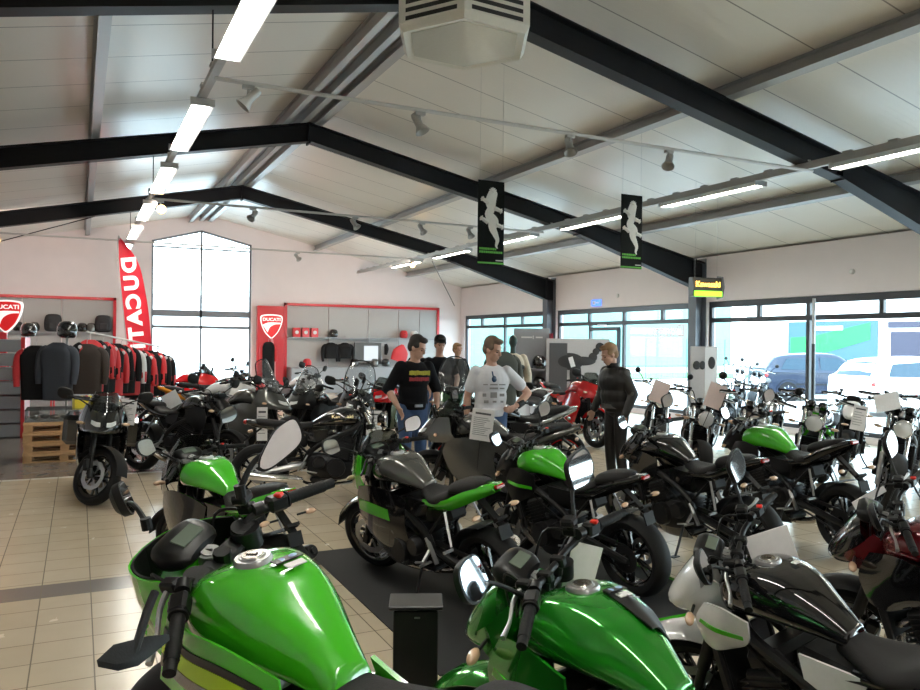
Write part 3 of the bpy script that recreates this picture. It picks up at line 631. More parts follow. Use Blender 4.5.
def f_clamps(b, low=False):
    M = RY(-.42)
    for x, z, t in (((.505, .80, .035),) if low else ((.425, .985, .028),)):
        b.box((x, 0, z), (.06, .16, t), M, bev=.008)
        for s in (1, -1): b.cyl((x-.012, s*.105, z-.02*1.2), (x+.0-.02, s*.105, z+.03), .04, 18); b.box((x-.004, s*.09, z), (.06, .05, t), M, bev=.008)
    if low: return
    b.cyl((.418, 0, .98), (.408, 0, 1.015), .024, 8)
    for s in (1, -1): b.cyl((.415, s*.105, 1.0), (.408, s*.105, 1.02), .02, 8)
def f_key(b): b.cyl((.46, 0, .975), (.449, 0, 1.015), .03, 20); b.cyl((.449, 0, 1.015), (.447, 0, 1.02), .022, 16); b.box((.447, 0, 1.021), (.02, .005, .006))
def f_riser(b):
    for s in (MIRS,): b.cyl((.40, s*.05, 1.0), (.39, s*.05, 1.045), .018, 10); b.box((.39, s*.05, 1.045), (.05, .035, .035), bev=.006)
BARS = {'naked': [(.30, .39, 1.055), (.33, .28, 1.07), (.385, .14, 1.05), (.39, .05, 1.045), (.39, -.05, 1.045), (.385, -.14, 1.05), (.33, -.28, 1.07), (.30, -.39, 1.055)],
        'sport': [(.30, .36, .985), (.36, .24, 1.015), (.41, .14, 1.02), (.41, .11, 1.0)], 'high': [(.26, .40, 1.12), (.29, .30, 1.13), (.37, .16, 1.09), (.39, .05, 1.05), (.39, -.05, 1.05), (.37, -.16, 1.09), (.29, -.30, 1.13), (.26, -.40, 1.12)]}
def barf(kind):
    def f(b):
        if kind == 'sport':
            for s in (MIRS,): b.tube([(x, y*s, z) for x, y, z in BARS[kind]], .012, 10, 4); b.cyl((.42, s*.105, .99), (.408, s*.105, 1.02), .034, 16)
        else: b.tube(BARS[kind], .012, 10, 5)
    return f
def gripf(kind, s):
    q = BARS[kind]; a, c = Vector(q[0]), Vector(q[1]); d = (a-c).normalized()
    def f(b):
        g0 = a-d*.125; pts = []; rr = []
        for k in range(25): pts.append(g0+d*.125*k/24); rr.append(.0165+(.0014 if k % 2 else 0))
        b.tube([(p.x, p.y*s, p.z) for p in pts], rr, 14); p0 = g0-d*.006; b.cyl((p0.x, p0.y*s, p0.z), (g0.x, g0.y*s, g0.z), .024, 16)
        e = a+d*.03; b.cyl((a.x, a.y*s, a.z), (e.x, e.y*s, e.z), .015, 14)
    return f
def switchf(kind, s):
    q = BARS[kind]; a, c = Vector(q[0]), Vector(q[1]); d = (a-c).normalized()
    def f(b):
        p = a-d*.16; b.bar((p.x+d.x*.03, (p.y+d.y*.03)*s, p.z+d.z*.03), (p.x-d.x*.03, (p.y-d.y*.03)*s, p.z-d.z*.03), .045, .045, bev=.008)
        p2 = a-d*.22; b.cyl((p2.x+d.x*.015, (p2.y+d.y*.015)*s, p2.z+d.z*.015), (p2.x-d.x*.015, (p2.y-d.y*.015)*s, p2.z-d.z*.015), .019, 12)
        b.box((p2.x+.035, p2.y*s, p2.z+.005), (.05, .035, .03), bev=.006)
        if s < 0: b.box((p2.x+.03, p2.y*s+.01, p2.z+.045), (.05, .05, .03), bev=.008); b.cyl((p2.x+.03, p2.y*s+.01, p2.z+.02), (p2.x+.03, p2.y*s+.01, p2.z+.04), .012)
        # cables
        b.tube([(p2.x+.03, p2.y*s, p2.z), (p2.x+.12, p2.y*s*.8, p2.z+.01), (.52, .07*s, .90), (.46, .05*s, .76)], .005, 6, 5)
        b.tube([(p.x+.02, p.y*s, p.z-.01), (p.x+.08, p.y*s*.8, p.z-.03), (.50, .09*s, .86)], .004, 6, 5)
    return f
def leverf(kind, s):
    q = BARS[kind]; a, c = Vector(q[0]), Vector(q[1]); d = (a-c).normalized()
    def f(b):
        p = a-d*.21+Vector((.045, 0, 0)); pts = [p, p+d*.06+Vector((.015, 0, -.003)), p+d*.14+Vector((.012, 0, -.008)), p+d*.21+Vector((.02, 0, -.008))]
        b.tube([(v.x, v.y*s, v.z) for v in pts], [.008, .007, .006, .0085], 8, 4)
    return f
def killf(kind):
    q = BARS[kind]; a, c = Vector(q[0]), Vector(q[1]); d = (a-c).normalized(); p = a-d*.16
    def f(b): b.box((p.x-.015, -p.y, p.z+.024), (.026, .02, .012), bev=.003)
    return f
MIR = [(-.055, -.045), (-.05, .03), (-.01, .055), (.06, .06), (.085, .03), (.08, -.02), (.03, -.052)]
def mirrorparts(par, key, base, head, s, shape, sm=True, housing=None, M0=None, sc=1, myaw=0):
    """base/head given for +y side"""
    base = Vector((base[0], base[1]*s, base[2])); head = Vector((head[0], head[1]*s, head[2]))
    if isinstance(shape, list): c = crom(shape+shape[:1], 3)[:-1]; pts = [(x*s, y) for x, y in c]
    elif shape == 'round': pts = [(.046*math.cos(a*math.pi/8), .046*math.sin(a*math.pi/8)) for a in range(16)]
    else: 
        c = crom([(x*sc, y*sc) for x, y in MIR+MIR[:1]], 3)[:-1]; pts = [(x*s, y) for x, y in c]
    R_ = RZ(s*(.18+myaw)) @ RY(.20)
    def fs(b): 
        b.tube([base, (base+head)/2+Vector((.02, 0, .01)), head+R_.to_3x3() @ Vector((.03, 0, -.01))], [.008, .007, .008], 8, 5); b.cyl(base-Vector((0, 0, .02)), base+Vector((0, 0, .01)), .014, 10)
        q0 = [R_ @ Vector((0, x, z)) for x, z in pts]; q1 = [R_ @ Vector((.02, x*.95, z*.95)) for x, z in pts]; q2 = [R_ @ Vector((.035, x*.6, z*.6)) for x, z in pts]
        n = len(pts); b.add([v+head for v in q0+q1+q2], [(i, (i+1) % n, n+(i+1) % n, n+i) for i in range(n)]+[(n+i, n+(i+1) % n, 2*n+(i+1) % n, 2*n+i) for i in range(n)]+[tuple(range(n)), tuple(range(2*n, 3*n))])
    o = gpart('mirror', key+'m'+str(s), fs, housing or plast, par, M0)
    def fg(b):
        q = [R_ @ Vector((-.0015, x*.9, z*.9))+head for x, z in pts]; q2 = [R_ @ Vector((-.0005, x*.9, z*.9))+head for x, z in pts]; n = len(q); b.add(q+q2, [tuple(range(n)), tuple(range(n, 2*n))]+[(i, (i+1) % n, n+(i+1) % n, n+i) for i in range(n)])
    gpart('mirror_glass', key+'g'+str(s), fg, mirr, o, smooth=0)
def f_meter(b): b.loft([(.44, [(0, 1.02), (.05, 1.025), (.07, 1.035), (.05, 1.045), (0, 1.05)]), (.47, [(0, 1.0), (.08, 1.01), (.10, 1.04), (.08, 1.065), (0, 1.075)]), (.53, [(0, 1.0), (.09, 1.01), (.11, 1.05), (.085, 1.09), (0, 1.10)]), (.57, [(0, 1.02), (.07, 1.03), (.09, 1.06), (.07, 1.085), (0, 1.09)])], 3, 3)
def f_meterglass(b): b.box((.487, 0, 1.082), (.055, .105, .006), RY(-.42), bev=.002)
def f_gauges(b):
    for s in (1, -1): b.lathe([(0, -.04), (.04, -.04), (.05, -.01), (.05, .015), (.044, .018), (.04, .01), (0, .01)], (.47, s*.06, 1.06), 'z', 24, M=RY(-.6))
def f_gaugeface(b):
    for s in (1, -1): b.lathe([(0, .0115), (.04, .0115)], (.47, s*.06, 1.06), 'z', 24, M=RY(-.6))
def f_hl_naked(b): b.loft([(.56, [(0, .78), (.09, .80), (.11, .90), (.08, .99), (0, 1.01)]), (.62, [(0, .76), (.09, .78), (.115, .86), (.08, .95), (0, .97)]), (.70, [(0, .76), (.06, .77), (.09, .82), (.05, .87), (0, .885)]), (.745, [(0, .785), (.02, .79), (.03, .80), (.02, .815), (0, .82)])])
def f_lens_naked(b):
    for s in (1, -1): b.loft([(.655, [(0, .79), (.025, .795), (.035, .82), (.025, .845), (0, .85)]), (.705, [(0, .785), (.022, .79), (.028, .81), (.02, .825), (0, .828)]), (.735, [(0, .79), (.01, .795), (.012, .80), (.01, .808), (0, .81)])]) if False else b.ell((.705, s*.042, .81), (.045, .03, .022), RY(.5) @ RZ(-s*.5))
def f_cowl_wings(b): b.sheet([[(.66, .10, .84), (.58, .125, .90), (.50, .12, .97)], [(.60, .13, .78), (.53, .145, .85), (.44, .135, .93)], [(.52, .12, .74), (.46, .13, .80), (.40, .12, .86)]], .008, mirror=True)
def f_hl_round(b): b.lathe([(0, -.07), (.05, -.065), (.085, -.02), (.09, .02), (.095, .03), (.085, .034)], (.63, 0, .87), 'x', 28)
def f_lens_round(b): b.lathe([(.085, .03), (.06, .042), (0, .048)], (.63, 0, .87), 'x', 28)
def f_bezel(b): b.lathe([(.083, .03), (.088, .042), (.097, .036), (.097, .02)], (.63, 0, .87), 'x', 28, closed=True)
def f_flyscreen(b): b.sheet([[(.56, -.10, .93), (.60, 0, .96), (.56, .10, .93)], [(.50, -.09, 1.05), (.54, 0, 1.08), (.50, .09, 1.05)], [(.46, -.06, 1.13), (.49, 0, 1.15), (.46, .06, 1.13)]], .005)
def f_nose(b): # ninja upper cowl
    b.sheet([[(.36, .235, .78), (.42, .24, .86), (.44, .215, .95), (.46, .185, 1.02)], [(.56, .21, .76), (.58, .205, .84), (.58, .18, .93), (.57, .155, 1.01)], [(.72, .13, .76), (.73, .125, .82), (.70, .11, .90), (.66, .095, .98)], [(.83, .04, .76), (.83, .04, .80), (.77, .035, .88), (.71, .03, .965)], [(.85, 0, .76), (.845, 0, .80), (.785, 0, .88), (.72, 0, .96)]], .007, mirror=True)
def f_side(b): b.sheet([[(.46, .24, .80), (.30, .245, .83), (.12, .20, .80), (-.02, .16, .74)], [(.52, .23, .66), (.34, .25, .66), (.14, .22, .62), (.0, .18, .60)], [(.44, .22, .46), (.30, .235, .42), (.12, .21, .40), (-.02, .17, .42)], [(.30, .15, .26), (.20, .17, .24), (.05, .16, .24), (-.08, .13, .28)]], .007, mirror=True)
def f_sidestripe(b): b.sheet([[(.47, .248, .70), (.32, .258, .70), (.14, .224, .665)], [(.485, .246, .62), (.33, .256, .61), (.13, .222, .58)]], .004, mirror=True)
def f_sidestripe2(b): b.sheet([[(.45, .240, .56), (.30, .248, .54), (.12, .218, .51)], [(.44, .236, .53), (.29, .244, .51), (.11, .214, .48)]], .004, mirror=True)
def f_lens_sport(b):
    for s in (1, -1): b.sheet([[(.795, s*.03, .865), (.77, s*.07, .868), (.72, s*.115, .885)], [(.83, s*.03, .825), (.80, s*.075, .825), (.745, s*.118, .845)]], .008)
def f_screen(b): b.sheet([[(.46, .18, 1.01), (.58, .15, 1.0), (.68, .085, .975), (.72, 0, .955), (.68, -.085, .975), (.58, -.15, 1.0), (.46, -.18, 1.01)], [(.44, .15, 1.08), (.53, .13, 1.08), (.60, .075, 1.07), (.63, 0, 1.065), (.60, -.075, 1.07), (.53, -.13, 1.08), (.44, -.15, 1.08)], [(.40, .11, 1.15), (.45, .10, 1.16), (.50, .06, 1.165), (.52, 0, 1.17), (.50, -.06, 1.165), (.45, -.10, 1.16), (.40, -.11, 1.15)]], .004)
def f_tallscreen(b): b.sheet([[(.48, .19, 1.02), (.60, .13, 1.01), (.66, 0, 1.0), (.60, -.13, 1.01), (.48, -.19, 1.02)], [(.42, .20, 1.20), (.50, .14, 1.22), (.54, 0, 1.23), (.50, -.14, 1.22), (.42, -.20, 1.20)], [(.36, .14, 1.38), (.40, .10, 1.42), (.42, 0, 1.44), (.40, -.10, 1.42), (.36, -.14, 1.38)]], .005)
def f_screenframe(b):
    b.tube([(.47, .195, 1.0), (.42, .205, 1.20), (.36, .145, 1.385), (.415, 0, 1.45), (.36, -.145, 1.385), (.42, -.205, 1.20), (.47, -.195, 1.0)], .007, 6, 6)
def f_shroud(b): b.sheet([[(.44, .17, .86), (.30, .19, .88), (.14, .18, .84)], [(.50, .185, .74), (.34, .20, .72), (.16, .17, .70)], [(.46, .175, .60), (.38, .18, .58), (.28, .16, .62)]], .01, mirror=True)
def f_sidecover(b): b.sheet([[(.02, .155, .77), (-.10, .14, .76), (-.24, .125, .75)], [(.0, .16, .68), (-.10, .15, .64), (-.20, .13, .66)]], .012, mirror=True)
def f_belly(b): b.sheet([[(.30, .12, .30), (.12, .15, .28), (-.10, .13, .28)], [(.32, .05, .18), (.12, .08, .15), (-.14, .07, .17)]], .008, mirror=True)
def f_indic(x, y, z):
    def f(b):
        s = MIRS; b.tube([(x, s*(y-.10), z), (x, s*(y-.02), z)], .007, 6)
    return f
def f_indl(x, y, z, s):
    def f(b): b.ell((x, s*y, z), (.02, .042, .018), RZ(s*.2)) 
    return f
def f_cap(b): b.lathe([(0, .012), (.034, .012), (.037, .008), (.048, .008), (.053, .0), (.053, -.01)], (.245, 0, 1.028), 'z', 28, M=RY(.02))
def f_cap2(b): b.lathe([(.0, .0145), (.028, .0145), (.030, .012)], (.245, 0, 1.028), 'z', 24); b.box((.245, 0, 1.043), (.03, .012, .006), RZ(.5))
def f_pann(b):
    for s in (MIRS,): b.box((-.55, s*.32, .66), (.42, .20, .34), RY(.05), bev=.05); b.bar((-.5, s*.15, .78), (-.5, s*.24, .76), .03, .02)
def f_caliper(s):
    def f(b): b.box((.60, s*.085, .38), (.07, .05, .12), RY(-.5), bev=.012); b.tube([(.60, s*.085, .43), (.58, s*.12, .60), (.50, s*.08, .82)], .005, 6, 4)
    return f
def f_reartail(b): b.box((-.865, 0, .935), (.03, .08, .03), bev=.008)
def f_crash(b):
    for s in (1, -1): b.tube([(.30, s*.12, .62), (.34, s*.26, .56), (.30, s*.27, .40), (.15, s*.16, .30)], .013, 8, 5)

def bike(label, x, y, th, lean=.12, steer=0, sc=.95, kind='naked', tank=green, panel=blackp, tailc=None, rim=gloss, stripe=None, pipe=steelb, muff=darkm, fork=blackp, fender=plast, mirrors='bar', screen=screen_m, seat=seatm, engine=darkm, mirk=None, pann=False, cowl=None, far=False, group=None, wire=False, tu=0.0, bars=None, rstripe=None):
    TU = Matrix(((1, 0, 0, 0), (0, 1, 0, 0), (-tu, 0, 1, -tu*.15), (0, 0, 0, 1)))
    r = empty('motorcycle', T(x, y, 0) @ RZ(th) @ RX(-lean) @ Matrix.Scale(sc, 4), label, 'motorcycle', group)
    SM = steerM(steer); tailc = tailc or tank; retro = kind == 'retro'; sport = kind == 'sport'; tour = kind == 'tourer'
    bk = bars or ('sport' if sport else 'high' if (tour or retro) else 'naked')
    def G(nm, key, fn, m, par=r, M=None, **k): return gpart(nm, key, fn, m, par, M, **k)
    fw = G('front_wheel', 'tyf', tyre(.30, .115), rubber, r, SM @ T(.72, 0, .30)); G('rim', 'rimfw' if wire else 'rimf', rimf(.115, 5, wire), rim, fw)
    for s in ((1, -1) if not far else (1,)): G('brake_disc', 'disc', discf(.105, .15), alum, fw, T(0, s*.062, 0))
    rw = G('rear_wheel', 'tyr', tyre(.312, .17), rubber, r, T(-.70, 0, .312)); G('rim', 'rimrw' if wire else 'rimr', rimf(.16, 5, wire), rim, rw); G('brake_disc', 'discr', discf(.07, .105), alum, rw, T(0, -.09, 0))
    if rstripe:
        for w_, nm in ((fw, 'f'), (rw, 'r')):
            ww = .115 if nm == 'f' else .16
            G('rim_stripe', 'stripe'+nm, lambda b, ww=ww: [b.lathe([(.214, s*(ww*.40+.001)), (.2235, s*(ww*.40+.001)), (.2235, s*(ww*.40+.003)), (.214, s*(ww*.40+.003))], (0, 0, 0), 'y', 48, closed=True) for s in (1, -1)], rstripe, w_)
    for s in (1, -1):
        if retro: fl = G('fork_leg', 'low', f_lower, alum if fork is blackp else fork, r, SM @ T(0, s*.105, 0)); G('fork_tube', 'upp', f_upper, chrome, fl)
        else: G('fork_leg', 'usd', f_usd, fork, r, SM @ T(0, s*.105, 0))
        G('brake_caliper', 'cal'+str(s), f_caliper(s), darkm, r, SM)
    G('triple_clamp', 'clamp', f_clamps, blackp, r, SM); G('lower_clamp', 'clampl', lambda b: f_clamps(b, True), blackp, r, SM); G('front_fender', 'fend', f_fender, fender, r, SM)
    G('frame', 'frame', f_frame, blackp if panel is not green else green); G('engine', 'eng', f_engine, engine); G('airbox', 'air', f_airbox, plast); G('radiator', 'rad', f_rad, darkm)
    G('exhaust_headers', 'head', f_headers, pipe); G('muffler', 'muffl' if retro else 'muff', f_muffler_l if retro else f_muffler, muff)
    G('swingarm', 'swing', f_swing, blackp if not retro else alum); G('chain', 'chain', f_chain, darkm); G('shock_absorber', 'shock', f_shock, blackp); pair('footpeg', 'pegs', f_pegs, alum, r); (None if retro else pair('pillion_peg', 'ppegs', f_ppegs, alum, r)); G('side_stand', 'stand', f_stand, blackp)
    tk = G('fuel_tank', 'tank'+('retro' if retro else 'naked'), lambda b: b.loft(TANKS['retro' if retro else 'naked'], 5, 5), tank, smooth=60)
    cp = G('fuel_cap', 'cap', f_cap, alum, tk, T(0, 0, -.022) if retro else None); G('cap_lock', 'cap2', f_cap2, steelb, tk, T(0, 0, -.022) if retro else None)
    pair('frame_cover', 'sidec', f_sidecover, panel, r)
    if retro:
        G('seat', 'fseat', f_flatseat, seat, smooth=50); G('tail_cowl', 'tailr', f_tail_retro, tailc); G('tail_light', 'tlr', lambda b: b.ell((-.85, 0, .86), (.03, .05, .03)), lens_r)
        hl = G('headlight', 'hlr', f_hl_round, cowl or gloss, r, SM); G('bezel', 'bez', f_bezel, chrome, hl); G('lens', 'lensr', f_lens_round, lens_c, hl)
        mt = G('instrument_pods', 'gau', f_gauges, gloss, r, SM); G('gauge_face', 'gauf', f_gaugeface, lcd, mt)
    else:
        G('seat', 'seat', f_seat, seat, smooth=60); G('pillion_seat', 'pil', f_pillion, seat, M=TU, smooth=60); G('tail_cowl', 'tail', f_tail, tailc, M=TU, smooth=50); pair('tail_side', 'tailsd', f_tailside, tailc, r, TU, 50); G('tail_light', 'tl', f_reartail, lens_r, M=TU)
        G('rear_hugger', 'hug', f_hugger, plast)
        if sport or tour:
            nc = G('upper_cowl', 'nose', f_nose, panel if cowl is None else cowl, smooth=60); G('headlight_lens', 'lenss', f_lens_sport, lens_c, nc)
            sf = pair('side_fairing', 'sidef', f_side, panel, r, None, 60)
            if stripe: pair('fairing_stripe', 'ss1', f_sidestripe, stripe, r); pair('lower_stripe', 'ss2', f_sidestripe2, grey, r)
            if tour: G('windscreen', 'tsc', f_tallscreen, screen); G('windscreen_rim', 'tscf', f_screenframe, plast)
            else: G('windscreen', 'sc', f_screen, screen)
            mt = G('instrument_cluster', 'meter', f_meter, blackp, r, T(.02, 0, -.03)); G('display', 'mglass', f_meterglass, lcd, mt)
        else:
            hl = G('headlight_cowl', 'hln', f_hl_naked, cowl or panel, r, SM, smooth=60); G('lens', 'lensn', f_lens_naked, lens_c, hl); pair('cowl_wing', 'cwing', f_cowl_wings, cowl or tank, r, SM)
            mt = G('instrument_cluster', 'meter', f_meter, blackp, r, SM @ T(.10, 0, .18) @ Matrix.Scale(.82, 4)); G('display', 'mglass', f_meterglass, lcd, mt)
            shp = pair('tank_shroud', 'shr', f_shroud, panel, r, None, 60); pair('belly_cover', 'bel', f_belly, panel, r)
            if stripe: pair('shroud_stripe', 'shst', lambda b: b.sheet([[(.46, .192, .76), (.34, .208, .75), (.18, .185, .74)], [(.47, .193, .735), (.34, .209, .722), (.18, .182, .715)]], .004, mirror=True), stripe, r)
    G('plate_holder', 'hang', f_hanger, plast)
    if not sport and bk != 'sport': pair('bar_riser', 'riser', f_riser, blackp, r, SM)
    G('ignition_lock', 'key', f_key, alum, r, SM)
    hb = pair('handlebar', 'bar'+bk, barf(bk), blackp, r, SM) if bk == 'sport' else [G('handlebar', 'bar'+bk, barf(bk), blackp if not retro else chrome, r, SM)]*2
    for s in (1, -1):
        G('grip', 'gr'+bk+str(s), gripf(bk, s), rubber, hb[(1-s)//2]); G('lever', 'lv'+bk+str(s), leverf(bk, s), alum if not sport else blackp, hb[(1-s)//2]); G('switchgear', 'sw'+bk+str(s), switchf(bk, s), blackp, hb[(1-s)//2])
    G('kill_switch', 'ks'+bk, killf(bk), redsw, hb[1])
    mk = mirk or ('cowl' if (sport or tour) else 'bar')
    for s in (1, -1):
        if mk == 'cowl': mirrorparts(r, 'mc', (.60, .15, 1.02), (.54, .37, 1.13), s, 'poly', sc=1.1)
        elif mk == 'round': mirrorparts(r, 'mr', (.33, .28, 1.13), (.36, .40, 1.30), s, 'round', M0=SM)
        elif mk == 'bar': mirrorparts(r, 'mb', (.38, .20, 1.06), (.42, .38, 1.22), s, 'poly', M0=SM, sc=1.12)
    if not far:
        fi = pair('indicator_stalk', 'fis', f_indic(.60, .22, .84), plast, r, SM if not sport else None); ri = pair('indicator_stalk', 'ris', f_indic(-.80, .17, .76), plast, r)
        for s, q in ((1, 0), (-1, 1)): G('indicator_lens', 'fil'+str(s), f_indl(.60, .22, .84, s), lens_o, fi[q]); G('indicator_lens', 'ril'+str(s), f_indl(-.80, .17, .76, s), lens_o, ri[q])
    if pann: pair('side_case', 'pann', f_pann, panel if pann is True else pann, r)
    if tour: G('luggage_rack', 'rack', f_rack, alum)
    return r
R_ = math.radians
def bpx(label, px, d, hdg, **k):
    p = ground(px, d); return bike(label, p.x, p.y, R_(hdg), **k)
# front row
b1 = bike('nearest motorcycle, big lime green tank at the lower left of the picture', .719, 1.92, R_(107), .205, .497, 1.10, 'naked', green, green, tailc=green, stripe=yel, cowl=green, mirk='none', bars='sport')
b4 = bike('metallic green motorcycle in the middle foreground with a black emblem on its tank', 1.44, 1.64, R_(98), .08, .46, .965, 'naked', green2, green2, cowl=green2, fender=green2, stripe=green)
b5 = bike('black tanked motorcycle with white panels in the right foreground', 2.46, 1.835, R_(94), .176, .56, .90, 'naked', gloss, white, cowl=white, fender=white, stripe=green, tailc=gloss)
for c_ in b5.children:
    if c_.name.startswith(('tank_shroud', 'shroud_stripe')): c_.matrix_local = T(.12, 0, .26) @ Matrix.Diagonal((.75, 1, .68, 1))
b8 = bike('dark maroon motorcycle cut off by the right edge in the foreground', 3.56, 1.95, R_(93), .15, .5, .92, 'naked', maroon, gloss)
# second row
b2 = bike('grey and green sports motorcycle seen from behind on the black mat', 2.20, 4.82, R_(104), .17, .30, .92, 'sport', grey, gloss, tailc=green, cowl=green, fender=grey, stripe=green, muff=steelb)
b3 = bike('lime green tanked naked motorcycle in the middle of the second row', 3.29, 4.77, R_(101), .133, .3, .90, 'naked', green, blackp, tailc=gloss, cowl=blackp, stripe=green)
b6 = bike('all black naked motorcycle between the two lime green tanks of the second row', 4.50, 4.85, R_(93), .08, .3, .93, 'naked', gloss, gloss)
b7 = bike('lime green tanked naked motorcycle at the right with upswept black tail', 5.69, 4.89, R_(86), .06, .3, .95, 'naked', green, blackp, tailc=gloss, cowl=blackp, stripe=yel, tu=.2)
b10 = bike('lime green tanked motorcycle half hidden behind the nearest one', .92, 5.13, R_(109), .10, .3, .90, 'sport', green, gloss, tailc=green, mirk='bar')
# middle and back
b9 = bike('black touring motorcycle with side cases facing the camera beside the pallets', .19, 9.36, R_(-92), .08, .78, .98, 'sport', gloss, gloss, stripe=None, mirk='cowl', pann=gloss, screen=screen_m)
for k_, c_ in enumerate(b9.children):
    if c_.name.startswith('front_wheel'):
        gpart('rim_stripe', 'stripef9', lambda b: [b.lathe([(.2265, s*.047), (.2345, s*.047), (.2345, s*.0485), (.2265, s*.0485)], (0, 0, 0), 'y', 48, closed=True) for s in (1, -1)], yel, c_)
b11 = bike('black retro motorcycle with polished exhaust and gold lettered tank', 2.37, 8.0, R_(-14), .10, -.2, .98, 'retro', gloss, gloss, pipe=chrome, muff=chrome, mirk='round', fork=blackp)
bpx('grey touring motorcycle with side cases behind the retro one', 232, 10.6, -42, kind='tourer', tank=grey, panel=grey, sc=1.0, pann=grey, steer=-.1, screen=clear_m)
bpx('black naked motorcycle right beside the touring one with side cases', 182, 9.7, -50, kind='naked', tank=gloss, panel=blackp, sc=.97)
bpx('white and orange motorcycle in front of the tall gable window', 208, 12.6, -26, kind='sport', tank=white, panel=silver, tailc=orange, sc=.98, cowl=white)
bpx('bright red motorcycle farthest back below the gable window', 178, 15.2, -20, kind='sport', tank=red, panel=red, sc=1.0, far=True)
bpx('black naked motorcycle with a round mirror standing out against the gable window', 218, 14.4, -30, kind='retro', tank=gloss, panel=gloss, mirk='round', sc=1.0, far=True)
bpx('white and black scrambler before the red column', 292, 15.2, -50, kind='naked', tank=white, panel=silver, sc=.98, far=True)
bpx('black maxi motorcycle with pale windscreen left of the tall tourer', 320, 12.2, -150, kind='tourer', tank=gloss, panel=blackp, sc=.92, screen=clear_m)
bpx('dark adventure tourer with tall clear windscreen in front of the grey panels', 352, 10.9, -112, kind='tourer', tank=grey, panel=darkm, sc=1.0, screen=clear_m, pann=False)
bpx('green and red motorcycle beside the man in the black hoodie', 388, 13.4, -135, kind='sport', tank=red, panel=dgreen, sc=.95, cowl=red)
bpx('dark green tourer with clear windscreen between the two men', 445, 10.9, -118, kind='tourer', tank=dgreen, panel=dgreen, sc=1.05, screen=clear_m, cowl=dgreen)
b20 = bpx('graphite sports motorcycle with a white price card on its nose', 500, 7.8, 140, kind='sport', tank=grey, panel=grey, cowl=grey, sc=.97, steer=.2)
bpx('white sports tourer with tall pointed windscreen facing left', 516, 11.9, -150, kind='tourer', tank=white, panel=white, cowl=white, sc=1.0, screen=screen_m)
bpx('dark motorcycle with silver upswept tail and red rimmed rear wheel', 510, 9.7, 158, kind='naked', tank=gloss, panel=blackp, tailc=silver, rstripe=red, sc=.97)
b22 = bpx('bright red sports motorcycle with white number panels facing the camera', 568, 13.3, -86, kind='sport', tank=red, panel=red, cowl=red, fender=red, sc=1.05, steer=.1)
# classics along the windows
cl = 'classic motorcycles in front of the windows'
bpx('black and chrome classic with a round headlamp, left of the column foot', 690, 9.6, -128, kind='retro', tank=silver, panel=gloss, sc=.98, mirk='none', wire=True, steer=.2)
bpx('black classic with round headlamp and tan tank behind the black naked one', 748, 8.9, -142, kind='retro', tank=tan, panel=gloss, sc=1.0, mirk='round', steer=.2)
bpx('green cowled cafe racer with round headlamp in front of the parked dark car', 812, 9.1, -150, kind='retro', tank=silver, panel=green, cowl=green, sc=1.0, mirk='none', steer=.2)
bpx('black custom with a striped white card, below the white car', 893, 8.6, -150, kind='retro', tank=gloss, panel=gloss, sc=1.0, mirk='none', steer=.3)
bpx('blue grey classic with spoked wheels right of the man in leathers', 652, 12.2, -125, kind='retro', tank=bluegrey, panel=silver, wire=True, sc=.98, mirk='round')
bpx('blue grey naked motorcycle behind the tan classic by the window', 765, 11.3, -140, kind='naked', tank=bluegrey, panel=silver, sc=.98, mirk='none')
bpx('blue grey motorcycle with white tail behind the green cafe racer', 846, 10.8, -145, kind='naked', tank=bluegrey, panel=white, tailc=white, sc=.98, mirk='none')
bpx('olive green scrambler by the poster at the column', 722, 13.3, -150, kind='retro', tank=dgreen, panel=dgreen, sc=.98, mirk='none', wire=True)
bpx('pale motorcycle between the black custom and the right edge', 928, 10.0, -150, kind='naked', tank=silver, panel=silver, sc=.98, mirk='none')
# the nearest motorcycle: its own mirrors, stickers, hand guard shaped lever
def b1loc(v): return Vector(v)
SM1 = steerM(.497)
for c_ in b1.children:
    if c_.name.startswith('fuel_tank'): c_.matrix_local = T(0, -.006, 0) @ Matrix.Diagonal((1, .88, 1, 1))
bpy.context.view_layer.update()
def wray(px, py, d): return Vector((0, 0, CAMZ)) + (CF + CR*((px-460)/FPX) + CU*((345-py)/FPX))*d
I1 = b1.matrix_world.inverted()
def wmirror(key, base, head, s, sc, myaw, shape='poly'):
    lb = I1 @ wray(*base); lh = I1 @ wray(*head); mirrorparts(b1, key, (lb.x, lb.y*s, lb.z), (lh.x, lh.y*s, lh.z), s, shape, sc=sc, myaw=myaw)
wmirror('b1a', (146, 522, 2.15), (128, 497, 2.28), 1, .85, .95)
wmirror('b1b', (240, 489, 2.02), (279, 443, 2.05), -1, 1.05, .15, [(x*.0029, y*.0028) for x, y in ((-21, -18), (-18, -9), (-4, 9), (6, 16), (17, 19), (21, 11), (21, 0), (14, -8), (-7, -19), (-17, -21))])
cw = [[(.43, .15, .86), (.45, .155, .95), (.47, .145, 1.03)], [(.56, .145, .84), (.57, .14, .94), (.57, .13, 1.03)], [(.66, .08, .83), (.66, .08, .93), (.65, .075, 1.03)], [(.69, 0, .82), (.69, 0, .92), (.67, 0, 1.03)]]
MB().sheet(cw, .006, mirror=True).build('meter_visor', green, b1, SM1, smooth=60); MB().sheet([[(x-.008, y*.96, z+.002) for x, y, z in q] for q in cw], .006, mirror=True).build('visor_lining', plast, b1, SM1, smooth=60)
for c_ in list(b1.children):
    if c_.name.startswith(('tank_shroud', 'shroud_stripe', 'indicator_stalk')):
        for d_ in list(c_.children): bpy.data.objects.remove(d_)
        bpy.data.objects.remove(c_)
gp = [I1 @ wray(px, py, d) for px, py, d in ((98, 667, 1.42), (115, 651, 1.46), (150, 642, 1.54), (170, 640, 1.58), (152, 655, 1.52), (138, 666, 1.48), (118, 671, 1.44))]
